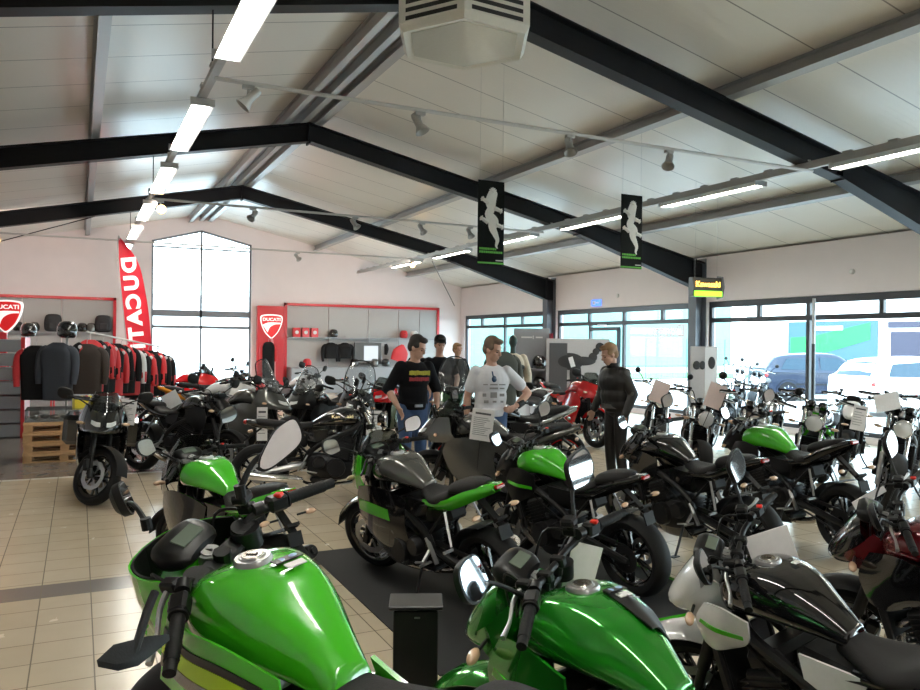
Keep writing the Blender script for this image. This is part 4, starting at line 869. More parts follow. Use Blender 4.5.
n_ = len(gp); up_ = Vector((0, 0, .012)); MB().add([p for p in gp]+[p+up_ for p in gp], [tuple(range(n_)), tuple(range(n_, 2*n_))]+[(i, (i+1) % n_, n_+(i+1) % n_, n_+i) for i in range(n_)]).build('clutch_guard', plast, b1)
MB().tube([I1 @ wray(155, 592, 1.60), I1 @ wray(146, 615, 1.56), I1 @ wray(134, 655, 1.49)], .008, 8, 4).build('guard_stem', plast, b1)
stw = mat('sticker_white', (.75, .75, .75), .5); stk = mat('sticker_black', (.015, .015, .015), .4)
def stickers(b, dy=-.045):
    o = MB().box((.165, dy-.01, 1.029), (.03, .075, .003), RX(.05)).build('warning_sticker', stk, b)
    MB().lathe([(0, 0), (.011, 0)], (.165, dy+.008, 1.0315), 'z', 14).lathe([(0, 0), (.011, 0)], (.165, dy-.026, 1.0315), 'z', 14).build('sticker_symbols', mat('sticker_blue', (.35, .5, .75), .5), o)
    MB().box((.128, dy-.01, 1.0245), (.024, .05, .003), RX(.05) @ RY(-.12)).build('label_sticker', stw, b)
for b in (b1, b4): stickers(b)
MB().box((.15, -.05, 1.029), (.025, .035, .003)).build('label_sticker', stw, b5)
for b in (b2, b3, b6, b10): MB().box((.15, -.02, 1.027), (.022, .035, .003)).build('label_sticker', stw, b)
# Z emblem plate on the metallic green tank
MB().sheet([[(.18, -.02, 1.025), (.18, -.07, 1.024), (.18, -.128, .990)], [(.09, -.015, 1.010), (.09, -.06, 1.008), (.08, -.118, .972)], [(.0, -.03, .968), (.0, -.06, .960), (-.01, -.09, .915)]], .005).build('tank_graphic', stk, b4)
text('Z', .06, alum, b4, T(.115, -.062, 1.022) @ RX(.35) @ RY(.15) @ RZ(-1.45), 'emblem_letter', bold=.02, sx=1.4)
sp_top = [(.40, .160, .93), (.24, .184, .93), (.10, .170, .93), (-.06, .128, .885)]; sp_bot = [(.42, .205, .76), (.24, .212, .76), (.08, .200, .76), (-.10, .155, .75)]
def sp_rows(a, c, off): return [[(p[0]+(q[0]-p[0])*t, p[1]+(q[1]-p[1])*t+off, p[2]+(q[2]-p[2])*t) for p, q in zip(sp_top, sp_bot)] for t in (a, (a+c)/2, c)]
MB().sheet(sp_rows(0, 1, 0), .006).build('side_panel', green, b1, smooth=60); MB().sheet(sp_rows(.36, .60, .005), .004).build('yellow_stripe', yel, b1, smooth=60)
MB().sheet(sp_rows(.24, .35, .005), .004).build('black_trim', stk, b1, smooth=60); MB().sheet(sp_rows(.61, .78, .005), .004).build('grey_trim', grey, b1, smooth=60)
# lettering on the retro tank
text('Kawasaki', .055, mat('gold_lettering', (.75, .6, .35), .3, .6), b11, T(.17, -.150, .905) @ RX(math.pi/2-.15), 'tank_lettering', bold=.015, sx=1.15)
MB().tube([(.36, -.105, .86), (.15, -.152, .86), (-.08, -.10, .84)], .003, 6, 5).build('pinstripe', MATS['gold_lettering'], b11)

# ------------------------------------------------------------------ mats, stands
matm = mat('floor_mat', (.012, .012, .013), .7, nscale=80, bump=.1)
def mat_poly(pts, lab, edge=False, m=matm, z=.006, h=.008):
    o = MB().plate(pts, 'z', h, (0, 0, z)).build('floor_mat', m, smooth=0); tag(o, lab, 'mat')
    if edge:
        e_ = MB(); n = len(pts)
        for i in edge: a, b = pts[i], pts[(i+1) % n]; e_.bar((*a, z+h/2+.001), (*b, z+h/2+.001), .035, .002)
        e_.build('green_edge', green, o)
    return o
mat_poly([(1.66, 3.55), (2.72, 3.55), (2.72, 6.05), (1.66, 6.05)], 'black mat under the grey and green sports motorcycle')
mat_poly([(2.80, 3.7), (3.86, 3.7), (3.86, 6.05), (2.80, 6.05)], 'black mat with green edge under the middle green motorcycle', edge=(0, 1))
mat_poly([(2.0, 1.0), (2.98, 1.0), (2.98, 2.95), (2.0, 2.95)], 'black mat with green edge under the right foreground motorcycle', edge=(2, 3))
P = ground(419, 3.05); zt = zat(419, 600, 3.05)
r = empty('display_pillar', T(P.x, P.y, 0) @ RZ(-YAW+.05), 'slim matt black pillar with flat lid in the foreground aisle', 'stand')
mb_ = mat('pillar_black', (.004, .004, .004), .5)
MB().box((0, 0, zt/2-.01), (.175, .12, zt-.03), bev=.004).build('column_body', mb_, r); MB().box((0, .0, zt-.008), (.21, .16, .016), bev=.003).build('lid', mat('pillar_lid', (.03, .03, .032), .3), r)
MB().box((.005, -.062, zt-.05), (.022, .003, .006)).build('catch', alum, r)
# ------------------------------------------------------------------ price cards
card = mat('paper_white', (.78, .77, .78), .6); cardp = mat('paper_pink', (.80, .64, .60), .6); ink = mat('print_grey', (.30, .30, .32), .7); inkd = mat('print_dark', (.08, .08, .09), .6)
def pcard(px, py, d, w, h, yaw, lab, tilt=0, roll=0, m=card, lines=10, strong=True):
    P = ground(px, d, zat(px, py, d)); r = empty('price_card', T(*P) @ RZ(yaw) @ RY(roll) @ RX(tilt), lab, 'card')
    MB().box((0, 0, 0), (w, .004, h)).build('sheet', m, r, smooth=0)
    MB().tube([(0, .006, -h*.4), (0, .012, -h*.5-.10), (0, .05, -h*.5-.30)], .004, 6, 3).build('wire_holder', steel, r)
    if lines:
        b = MB(); random.seed(int(px)); 
        for i in range(lines): 
            L = w*.8*random.uniform(.6, 1); b.box((-w*.4+L/2, -.003, h*.22-i*h*.6/lines), (L, .001, h*.022))
        b.build('small_print', ink, r, smooth=0)
        if strong: MB().box((0, -.003, h*.36), (w*.7, .001, h*.06)).build('heading', inkd, r, smooth=0)
    return r
fc = -YAW
pcard(483, 425, 7.25, .21, .30, fc-.15, 'white printed price card on the graphite sports motorcycle', roll=.12, tilt=.1)
pcard(127, 412, 8.35, .19, .27, fc+.25, 'white price card on the front of the black touring motorcycle by the pallets', roll=.12)
pcard(263, 424, 9.7, .13, .42, fc+.2, 'tall pale price card hanging beside the grey touring motorcycle', lines=6)
pcard(375, 424, 9.9, .20, .34, fc, 'pale price card behind the retro tank, left of the man in black', lines=5)
pcard(374, 452, 7.3, .10, .42, fc-.1, 'narrow bluish card at the front end of the retro motorcycle', lines=0, roll=.25)
pcard(585, 568, 2.5, .10, .155, fc+.1, 'white card behind the handlebar of the metallic green motorcycle', roll=.25, lines=0)
pcard(775, 551, 3.0, .17, .16, fc-.1, 'large white card behind the tank of the black and white motorcycle', roll=-.35, lines=0)
pcard(660, 392, 9.3, .20, .26, fc, 'pinkish card on the silver classic by the column foot', m=cardp, roll=.35, lines=0)
pcard(716, 396, 8.7, .20, .28, fc, 'pinkish card on the tan tanked classic', m=cardp, roll=.35, lines=0)
pcard(860, 418, 8.0, .14, .26, fc-.2, 'white card with dark stripes on the black custom', roll=.18, lines=6)
pcard(888, 402, 7.4, .24, .17, fc, 'bright white card at the right edge below the white car', roll=-.2, lines=0)
pcard(172, 400, 10.2, .22, .20, fc, 'grey white card leaning at the tail of the white and orange motorcycle', roll=-.5, lines=0)
pcard(572, 362, 15.1, .09, .20, fc, 'small white tag hanging on the grey poster board', roll=-.3, lines=0)
pcard(871, 497, 4.3, .20, .045, fc, 'narrow white plate at the tail of the right green tanked motorcycle', roll=-.55, lines=0)
# ------------------------------------------------------------------ pallets and boxes
wood = mat('pallet_wood', (.62, .38, .19), .7, nscale=12, namt=.25, bump=.1); P = ground(66, 10.9); py = .12
zc = 0; names = ['bottom wooden pallet of the stack standing on the floor', 'second wooden pallet from the floor in the stack', 'third wooden pallet from the floor in the stack', 'top wooden pallet of the stack carrying the glass box']
for k in range(4):
    r = empty('wooden_pallet', T(P.x, P.y, zc) @ RZ(-.02+.02*(k % 2)), names[k], 'pallet', 'stacked pallets'); w, dp = 1.0, .7; m = MB()
    for y in (-dp/2+.05, 0, dp/2-.05):
        m.box((0, y, .010), (w, .09, .02), bev=.003)
        for x in (-w/2+.06, 0, w/2-.06): m.box((x, y, .058), (.11, .09, .076), bev=.003)
    m.build('base', wood, r); m = MB()
    for x in (-w/2+.05, -w/4, 0, w/4, w/2-.05): m.box((x, 0, .106), (.09, dp, .018), bev=.002)
    for j in range(6): m.box((0, -dp/2+.055+j*(dp-.11)/5, .126), (w, .10, .02), bev=.002)
    m.box((0, -dp/2-.008, .11), (w, .016, .035), bev=.002)
    m.build('deck', wood, r); zc += .138
r = empty('glass_display_box', T(P.x, P.y, zc), 'low glass box with dark goods on the pallet stack', 'display box'); gm_ = clear_m
for a, b in (((0, -.33, .08), (.96, .006, .15)), ((0, .33, .08), (.96, .006, .15)), ((-.48, 0, .08), (.006, .66, .15)), ((.48, 0, .08), (.006, .66, .15)), ((0, 0, .158), (.97, .67, .006))): pass
g_ = MB()
for a, b in (((0, -.33, .08), (.96, .006, .15)), ((0, .33, .08), (.96, .006, .15)), ((-.48, 0, .08), (.006, .66, .15)), ((.48, 0, .08), (.006, .66, .15)), ((0, 0, .158), (.97, .67, .006))): g_.box(a, b)
g_.build('glass', gm_, r, smooth=0); MB().box((0, 0, .006), (.96, .66, .01)).build('tray', mat('tray_grey', (.2, .2, .2), .5), r)
random.seed(5)
for k in range(7):
    o = MB().ell((P.x-.38+k*.125, P.y-.05+.1*(k % 2), zc+.045), (.055, .07, .032), RZ(k*.7)).build('glove', blackp if k % 3 else grey); tag(o, ['dark glove lying in the glass box, ' + q for q in ('at its left end', 'second from the left', 'third from the left', 'in the middle', 'third from the right', 'second from the right', 'at its right end')][k], 'glove', 'gloves in the glass box')
o = MB().box((P.x+.22, P.y-.1, zc+.161+.085), (.24, .16, .165), RZ(.2), bev=.004).build('yellow_box', mat('yellow_card', (.85, .70, .05), .5)); tag(o, 'bright yellow cardboard box on the glass box', 'box')
MB().box((-.02, -.001, 0), (.1, .165, .08), RZ(.2)).build('printed_panel', inkd, o, T(P.x+.22, P.y-.1, zc+.25)) 
# ------------------------------------------------------------------ back wall displays
redf = mat('frame_red', (.62, .02, .03), .35, coat=.3); panel_m = mat('panel_grey', (.42, .41, .40), .5); shelf_m = mat('shelf_steel', (.30, .30, .31), .35, .4); cab_m = mat('cabinet_grey', (.30, .31, .33), .4)
def wallboard(x0, x1, zt, lab, seams, shelf, x0open=False):
    r = empty('shop_display', ((x0+x1)/2, D-.05, 0), lab, 'display wall'); c = (x0+x1)/2; m = MB()
    m.box((0, 0, zt-.04), (x1-x0, .12, .08)); m.box((x1-c-.04, 0, zt/2), (.08, .12, zt))
    if not x0open: m.box((x0-c+.04, 0, zt/2), (.08, .12, zt))
    m.build('red_frame', redf, r)
    xs = [x0]+seams+[x1]; m = MB()
    for a, b in zip(xs[:-1], xs[1:]): m.box(((a+b)/2-c, .02, zt/2-.04), (b-a-.03, .04, zt-.1))
    m.build('panels', panel_m, r, smooth=0)
    MB().box((0, -.12, shelf), (x1-x0-.18, .30, .03)).build('shelf', shelf_m, r)
    k = 0
    xx = x0+.1; m = MB()
    MB().box((0, -.30, .42), (x1-x0-.2, .55, .84), bev=.01).build('base_cabinet', cab_m, r)
    m = MB()
    n = int((x1-x0)/.8)
    for i in range(n):
        for z in (.22, .62): m.box((x0-c+.1+(i+.5)*(x1-x0-.2)/n, -.585, z), ((x1-x0-.2)/n-.03, .02, .36), bev=.005)
    m.build('drawer_fronts', cab_m, r)
    return r
wallboard(-4.2, .98, 2.90, 'grey wall panels with red frame left of the tall gable window', [-2.9, -1.45, -.45], 1.86, True)
wallboard(5.98, 11.5, 2.92, 'wide grey wall panels with red frame right of the tall gable window', [7.45, 8.85, 9.95, 10.75], 1.80)
def helmet(x, y, z, yaw, m, lab, grp='helmets on the wall shelves'):
    r = empty('helmet', T(x, y, z) @ RZ(yaw), lab, 'helmet', grp)
    MB().loft([(-.15, [(0, .08), (.04, .09), (.06, .14), (.04, .19), (0, .2)]), (-.08, [(0, .01), (.10, .02), (.125, .13), (.08, .23), (0, .25)]), (.02, [(0, .0), (.11, .01), (.135, .13), (.09, .245), (0, .265)]), (.11, [(0, .0), (.08, .01), (.11, .11), (.075, .21), (0, .23)]), (.16, [(0, .03), (.04, .04), (.05, .08), (.04, .13), (0, .15)])], 3, 3).build('shell', m, r, smooth=60)
    MB().sheet([[(.02, .137, .10), (.12, .10, .10), (.165, 0, .11), (.12, -.10, .10), (.02, -.137, .10)], [(.02, .125, .18), (.105, .088, .185), (.14, 0, .19), (.105, -.088, .185), (.02, -.125, .18)]], .004).build('visor', dash, r, smooth=60)
    return r
bagm = mat('bag_fabric', (.03, .03, .033), .75, nscale=150, bump=.2)
def bag(x, y, z, lab, s_=1):
    r = empty('backpack', T(x, y, z), lab, 'bag', 'bags on the left shelf')
    MB().loft([(-.14, [(0, .0), (.15, .02), (.2, .2), (.16, .40), (0, .44)]), (0, [(0, .0), (.19, .02), (.23, .22), (.18, .46), (0, .5)]), (.12, [(0, .05), (.14, .06), (.17, .2), (.13, .36), (0, .38)])], 3, 3).build('body', bagm, r, RZ(-math.pi/2), smooth=60)
    MB().box((0, -.13, .16), (.22, .05, .18), bev=.02).build('front_pocket', bagm, r)
P1_ = ground(53, 24.6); P2_ = ground(103, 24.6)
def wx(px, y=24.88): # X on the back wall for a pixel column
    t = math.tan(YAW+math.atan((px-460)/FPX)); return y*t
bag(wx(53), 24.85, 1.88, 'black bag on the left shelf, nearer the edge of the picture'); bag(wx(103), 24.85, 1.88, 'black bag on the left shelf beside the red flag')
helmet(wx(18), 24.85, 1.88, -1.5, gloss, 'black helmet on the left shelf near the shield sign')
helmet(wx(34), 24.85, 1.88, -2.0, grey, 'low dark helmet left of the two shelf bags'); helmet(wx(82), 24.85, 1.88, -1.2, gloss, 'dark helmet on the shelf between the two bags'); helmet(wx(91), 24.85, 1.88, -1.8, grey, 'second dark helmet on the shelf between the two bags')
h = helmet(wx(333), 24.83, 1.83, -1.3, gloss, 'black helmet with pale mark on the right red framed wall'); 
for i, px in enumerate((296, 305, 314)):
    r = empty('red_box', (wx(px), 24.86, 1.968), ['leftmost', 'middle', 'rightmost'][i]+' of three red boxes on the right wall shelf', 'box', 'red boxes'); MB().box((0, 0, 0), (.23, .16, .30), bev=.004).build('carton', redf, r); MB().ell((0, -.085, 0), (.06, .004, .06)).build('mark', white, r)
# hanging goods on the right board
def vest(px, py, lab, m, w=.5, h=.5, wide=False):
    x = wx(px); z = zat(px, py, 27); 
def teejacket(x, y, z, yaw, m, lab, sleeve=None, grp=None, w=.46, h=.62, lower=None, caps=None):
    r = empty('jacket', T(x, y, z) @ RZ(yaw), lab, 'jacket', grp)
    s_ = w/.46
    MB().loft([(-h, [(0, -.07), (.16*s_, -.065), (.20*s_, 0), (.16*s_, .065), (0, .07)]), (-h*.5, [(0, -.08), (.17*s_, -.075), (.21*s_, 0), (.17*s_, .075), (0, .085)]), (-.12, [(0, -.085), (.18*s_, -.08), (.225*s_, 0), (.18*s_, .075), (0, .085)]), (-.02, [(0, -.06), (.10*s_, -.05), (.16*s_, 0), (.1*s_, .05), (0, .06)]), (.03, [(0, -.05), (.05, -.045), (.075, 0), (.05, .045), (0, .05)])], 3, 3).build('body', m, r, Matrix(((0, 1, 0, 0), (0, 0, 1, 0), (1, 0, 0, 0), (0, 0, 0, 1))), smooth=60)
    for s in (1, -1):
        MB().tube([(s*.15*s_, 0, -.06), (s*.23*s_, 0, -.14), (s*.26*s_, -.02, -.36), (s*.25*s_, -.05, -.60)], [.06, .068, .058, .042], 10, 4).build('sleeve', sleeve or m, r, smooth=60)
    if lower: MB().loft([(-h-.02, [(0, -.075), (.165*s_, -.07), (.206*s_, 0), (.165*s_, .07), (0, .075)]), (-h*.62, [(0, -.085), (.172*s_, -.08), (.214*s_, 0), (.172*s_, .082), (0, .09)]), (-h*.5, [(0, -.07), (.16*s_, -.07), (.20*s_, 0), (.16*s_, .07), (0, .075)])], 3, 3).build('lower_panel', lower, r, Matrix(((0, 1, 0, 0), (0, 0, 1, 0), (1, 0, 0, 0), (0, 0, 0, 1))), smooth=60)
    if caps:
        for s in (1, -1): MB().ell((s*.20*s_, 0, -.09), (.06, .075, .045), RY(s*.7)).build('shoulder_cap', caps, r)
    for s in (1, -1): MB().tube([(s*.262*s_, -.02, -.40), (s*.254*s_, -.045, -.58)], [.060, .046], 10).build('cuff', lower or m, r) if lower else None
    MB().tube([(0, 0, .02), (0, 0, .08), (.02, 0, .105), (0, 0, .13)], .004, 6, 3).build('hanger_hook', alum, r)
    return r
jb = mat('jacket_black', (.009, .009, .01), .75, nscale=60, bump=.2, spec=.2); jr = mat('jacket_red', (.55, .02, .025), .55, nscale=60, bump=.2); jg = mat('jacket_grey', (.045, .052, .068), .8, nscale=60, bump=.2); jt = mat('jacket_brown', (.05, .036, .03), .8, nscale=60, bump=.2); jw = mat('jacket_white', (.6, .6, .6), .6)
teejacket(wx(330), 24.78, 1.62, 0, jb, 'black vest on a hanger under the black helmet', w=.5, h=.5); teejacket(wx(344), 24.78, 1.62, 0, jb, 'black vest on a hanger right of the first vest', w=.5, h=.5)
o = MB().loft([(-.55, [(0, -.05), (.22, -.04), (.28, 0), (.22, .04), (0, .05)]), (-.2, [(0, -.07), (.24, -.05), (.27, 0), (.24, .05), (0, .07)]), (.05, [(0, -.02), (.03, -.02), (.05, 0), (.03, .02), (0, .02)])], 3, 3).build('red_bag', jr, None, T(wx(401), 24.75, 1.55) @ RY(.3) @ Matrix(((0, 1, 0, 0), (0, 0, 1, 0), (1, 0, 0, 0), (0, 0, 0, 1)))); tag(o, 'red bag hanging at the right end of the grey panels', 'bag')
r = empty('wall_screen', (wx(367), 24.80, 1.30), 'grey framed monitor on the right grey panels', 'screen'); MB().box((0, 0, 0), (.95, .10, .72), bev=.01).build('housing', mat('housing_dark', (.09, .09, .09), .4), r); MB().box((.1, -.055, 0), (.5, .01, .5)).build('display', mat('screen_light', (.25, .27, .28), .2, emit=(.6, .65, .7), es=.35), r)
o = MB().tube([(wx(385), 24.80, 1.62), (wx(385)+.02, 24.78, 1.45), (wx(385), 24.8, 1.25)], [.05, .08, .05], 8, 3).build('glove', jb); tag(o, 'black glove hanging between the monitor and the red bag', 'glove')
helmet(wx(383), 24.6, .86, -1.4, gloss, 'dark helmet on the cabinet below the hanging glove'); helmet(wx(413), 24.8, 1.83, -1.4, white, 'white helmet on the shelf above the man in black'); helmet(wx(403), 24.82, 1.83, -1.7, jr, 'red helmet at the right end of the right shelf')
helmet(wx(372), 24.6, .86, -1.7, grey, 'dark helmet on the cabinet below the monitor'); helmet(wx(352), 24.6, .86, -1.5, gloss, 'dark helmet on the cabinet below the vests'); helmet(wx(305), 24.6, .86, -1.5, redf, 'red helmet on the cabinet left of the vests')
# brand column beside the gable window
swoosh_w = mat('logo_white', (.85, .82, .80), .4, emit=(1, .95, .93), es=.25); redl = mat('logo_red', (.62, .015, .02), .35, emit=(1, .02, .02), es=.12)
SH = crom([(0, .5), (.30, .48), (.46, .40), (.44, .12), (.30, -.22), (.12, -.44), (0, -.52), (-.12, -.44), (-.30, -.22), (-.44, .12), (-.46, .40), (-.30, .48), (0, .5)], 3)[:-1]
def shield(par, c, s_, yaw=0, thick=.05):
    M = T(*c) @ RZ(yaw)
    a = MB().plate([(x*s_*1.12, z*s_*1.12) for x, z in SH], 'y', thick).build('shield_rim', swoosh_w, par, M)
    MB().plate([(x*s_, z*s_) for x, z in SH], 'y', .01, (0, -thick/2-.004, 0)).build('shield_face', redl, a)
    sw = crom([(-.42, .06), (-.2, .16), (.05, .18), (.42, .17)], 4); sw2 = crom([(.42, .10), (.15, .08), (-.08, -.06), (-.18, -.30)], 4)
    MB().plate([(x*s_, z*s_) for x, z in sw+sw2], 'y', .006, (0, -thick/2-.012, 0)).build('swoosh', swoosh_w, a)
    text('DUCATI', .20*s_, swoosh_w, a, T(0, -thick/2-.012, .31*s_) @ RX(math.pi/2), 'lettering', bold=.03, sx=1.15)
r = empty('brand_column', (5.52, D-.12, 0), 'tall red column with shield logo beside the gable window', 'sign'); MB().box((0, 0, 1.40), (.86, .2, 2.80), bev=.01).build('column_body', mat('column_red', (.60, .02, .03), .3, coat=.5), r); shield(r, (0.0, -.13, 2.15), .68, thick=.03)
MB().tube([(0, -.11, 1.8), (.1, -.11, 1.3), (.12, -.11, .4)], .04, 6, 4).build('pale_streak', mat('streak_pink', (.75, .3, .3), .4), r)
teejacket(5.42, D-.32, 1.62, -.2, jb, 'black and red leather suit hanging before the red column', sleeve=jr, w=.42, h=1.15)
# illuminated shield sign at the left edge
Pq = ground(6, 14.5); zq = zat(6, 316, 14.5)
r = empty('shield_sign', T(Pq.x, Pq.y, 0) @ RZ(-YAW+.25), 'red and white shield sign on a red post at the left edge', 'sign'); MB().box((-.1, .03, (zq-.3)/2), (.22, .08, zq-.3), bev=.01).build('post', redf, r); shield(r, (0, 0, zq), .54)
# red shelf unit at the left edge
Pq = ground(8, 13.2); r = empty('shelf_unit', T(Pq.x-.15, Pq.y, 0) @ RZ(-YAW+.35), 'grey slatted shelf unit with red side at the left edge', 'shelf'); MB().box((.42, 0, .85), (.06, .5, 1.7)).build('red_side', redf, r)
sm_ = MB(); 
for k in range(7): sm_.box((0, 0, .12+k*.24), (.8, .48, .21), bev=.01)
sm_.build('drawers', cab_m, r)
Pq = ground(32, 13.9); r = empty('goods_shelf', T(Pq.x, Pq.y, 0) @ RZ(-.1), 'red metal shelf with folded goods left of the jackets', 'shelf')
sm_ = MB()
for z in (.25, .70, 1.08): sm_.box((0, 0, z), (.7, .4, .03))
for x in (-.34, .34): sm_.box((x, .18, .7), (.03, .03, 1.4)); sm_.box((x, -.18, .7), (.03, .03, 1.4))
sm_.build('rack', redf, r)
for k, (x, z, m_, lb) in enumerate(((-.15, .72, jb, 'black folded bundle on the middle board of the red shelf'), (.15, .72, jw, 'white folded bundle on the middle board of the red shelf'), (0, 1.10, jr, 'red folded jersey on the top board of the red shelf'), (0, .27, jb, 'dark bundle on the lowest board of the red shelf'))):
    o = MB().box((Pq.x+x, Pq.y, z+.07), (.26, .3, .12), bev=.03).build('folded_clothes', m_); tag(o, lb, 'clothes')
helmet(Pq.x-.1, Pq.y+.8, 1.72, -1.3, gloss, 'black helmet on a stand above the red shelf') ; MB().cyl((0, 0, 0), (0, 0, -1.72), .02).build('stand', shelf_m, bpy.data.objects[[o.name for o in COL.objects if o.name.startswith('helmet')][-1]])
# mannequin with helmet and grey jacket
Pq = ground(67, 11.9); r = empty('jacket_stand', T(Pq.x, Pq.y, 0), 'pole stand carrying a helmet and riding jackets above the pallets', 'stand'); MB().cyl((0, 0, 0), (0, 0, 1.72), .02).lathe([(0, 0), (.25, 0), (.25, .02), (0, .03)], (0, 0, 0), 'z').build('pole', mat('stand_white', (.5, .5, .5), .4), r)
helmet(Pq.x, Pq.y, 1.70, -1.2, gloss, 'shiny black helmet on top of the jacket stand', None)
teejacket(Pq.x-.12, Pq.y-.12, 1.60, -.5, jg, 'grey blue textile jacket hanging on the stand under the helmet', w=.5, h=.85); teejacket(Pq.x+.28, Pq.y+.05, 1.58, -.3, jt, 'brown textile jacket right of the grey blue one', w=.5, h=.75); teejacket(Pq.x-.42, Pq.y+.1, 1.55, -.2, jb, 'black jacket with red sleeve left of the helmet stand', sleeve=jr, w=.46, h=.8, caps=jr)
# rack of red and black jackets
A = ground(90, 12.2); B = ground(158, 14.6); dirv = (B-A).normalized(); nrm = math.atan2(dirv.y, dirv.x)
r = empty('clothes_rail', (0, 0, 0), 'metal clothes rail carrying the red and black jackets', 'rail'); MB().tube([A-dirv*.1+Vector((0, 0, 1.80)), B+dirv*.1+Vector((0, 0, 1.55))], .015).cyl(A+Vector((0, 0, 0)), A+Vector((0, 0, 1.80)), .015).cyl(B, B+Vector((0, 0, 1.55)), .015).bar(A-Vector((.25, .25, -.02)), A+Vector((.25, .25, .02)), .03, .03).bar(B-Vector((.25, .25, -.02)), B+Vector((.25, .25, .02)), .03, .03).build('frame', MATS['rail_white'] if 'rail_white' in MATS else alum, r)
n = 13; ordn = ['first', 'second', 'third', 'fourth', 'fifth', 'sixth', 'seventh', 'eighth', 'ninth', 'tenth', 'eleventh', 'twelfth', 'thirteenth']
for i in range(n):
    t = i/(n-1); p = A.lerp(B, t); z = 1.64-.24*t+random.uniform(-.03, .03); c = [(jr, jb), (jb, jr), (jr, jr), (jb, jr), (jb, jb), (jr, jb), (jb, jw)][i % 7]
    teejacket(p.x, p.y, z, nrm-math.pi/2+1.0+random.uniform(-.3, .3), c[0], '%s %s jacket from the left on the long clothes rail' % (ordn[i], 'red' if c[0] is jr else 'black'), sleeve=c[1], grp='jackets on the clothes rail', w=.50, h=.78, lower=jb if i % 3 else jr, caps=jw if i % 4 != 1 else jb)
# feather flag
fl = 17.5; Pq = ground(135, fl); f0 = MB(); r = empty('feather_flag', T(Pq.x, Pq.y, 0) @ RZ(-YAW+.1), 'tall red feather flag with white lettering before the gable window', 'flag')
zs = [zat(135, y, fl) for y in (238, 262, 300, 340, 370)]; s_ = fl/FPX
L = [(118-135)*s_, (119-135)*s_, (122-135)*s_, (127-135)*s_, (131-135)*s_]; Rr_ = [(119.5-135)*s_, (137-135)*s_, (146-135)*s_, (150.5-135)*s_, (152-135)*s_]
f0.sheet([[(a, 0, z), ((a+b)/2, .03, z), (b, 0, z)] for a, b, z in zip(L, Rr_, zs)], .006, 4, 6); flm = mat('flag_red', (.80, .025, .05), .55, emit=(1, .05, .05), es=.0); f0.build('cloth', flm, r)
MB().tube([(L[4]-.01, .0, 0), (L[4]-.01, 0, zs[4]), (L[3]-.01, 0, zs[3]), (L[1]-.02, 0, zs[1]), (L[0], 0, zs[0]+.02), (Rr_[0], 0, zs[0]-.05)], .012, 8, 4).build('pole', MATS['stand_white'], r)
MB().lathe([(0, 0), (.3, 0), (.3, .03), (0, .04)], (L[4], 0, 0), 'z').build('base', shelf_m, r)
tt = 'DUCATI'; ys_ = [265, 283, 301.5, 318, 334, 346]; xs_ = [129.5, 132, 134, 135.5, 137, 139]; zz = []
for ch, yy, xx in zip(tt, ys_, xs_):
    text(ch, .42, swoosh_w, r, T((xx-135)*s_, -.035, zat(135, yy, fl)) @ RY(math.pi/2-.10) @ RX(math.pi/2) @ Matrix.Diagonal((1, -1, 1, 1)), 'flag_letter', bold=.05, ext=.004, sx=1.12)
# poster boards and stands on the right
def board(px, d, w, z0, z1, yaw, lab, m, name='poster_board'):
    P = ground(px, d); r = empty(name, T(P.x, P.y, 0) @ RZ(yaw), lab, 'board'); MB().box((0, 0, (z0+z1)/2), (w, .03, z1-z0), bev=.003).build('panel', m, r)
    if z0 > .02: MB().box((-w*.35, .03, z0/2), (.03, .03, z0)).box((w*.35, .03, z0/2), (.03, .03, z0)).build('feet', shelf_m, r)
    return r
pg = mat('poster_grey', (.42, .40, .40), .4); pd = mat('poster_dark', (.06, .058, .06), .5)
r = board(578, 15.3, 1.28, .05, 1.80, fc+.1, 'large grey poster board with a dark motorcycle picture by the glazed door', pg)
MB().box((-.40, -.02, .88), (.36, .01, 1.66)).build('dark_field', pd, r); bl = MB(); bl.ell((-.18, -.02, 1.35), (.30, .008, .17)).ell((.1, -.021, 1.36), (.26, .008, .09)).ell((-.05, -.022, 1.1), (.12, .006, .3)); bl.build('dark_picture', mat('poster_black', (.02, .018, .018), .5), r)
bl = MB(); 
for a, b, q in ((.36, 1.55, .07), (.30, 1.44, .09), (.44, 1.64, .09)): bl.ell((a, -.02, b), (q, .008, q))
bl.build('dark_spots', MATS['poster_black'], r)
r = board(704, 12.4, .44, .7, 1.68, fc+.1, 'narrow grey and white poster beside the window column', pg); MB().box((.11, -.02, 1.2), (.2, .008, .94)).build('white_field', white, r); bl = MB(); bl.ell((-.13, -.02, 1.38), (.06, .006, .07)).ell((-.03, -.02, 1.38), (.05, .006, .07)).ell((.12, -.026, 1.42), (.06, .004, .1)); bl.build('dark_picture', MATS['poster_black'], r)
r = empty('display_stand', T(*ground(532, 15.5)) @ RZ(fc), 'tall grey display stand with helmets between the windows', 'stand')
MB().box((0, .1, 1.0), (.72, .05, 2.0), bev=.005).build('back_panel', mat('stand_grey', (.28, .29, .31), .4), r); sm_ = MB()
for z in (.3, .75, 1.18): sm_.box((0, -.08, z), (.68, .34, .03))
sm_.build('shelves', shelf_m, r); MB().box((.38, 0, .95), (.05, .3, 1.9)).build('red_side', mat('dull_red', (.35, .03, .05), .5), r); MB().box((-.1, .07, 1.82), (.22, .004, .03)).box((.15, .07, 1.82), (.14, .004, .03)).box((.03, .07, 1.82), (.02, .004, .07)).build('sign_marks', white, r)
Q = ground(532, 15.3)
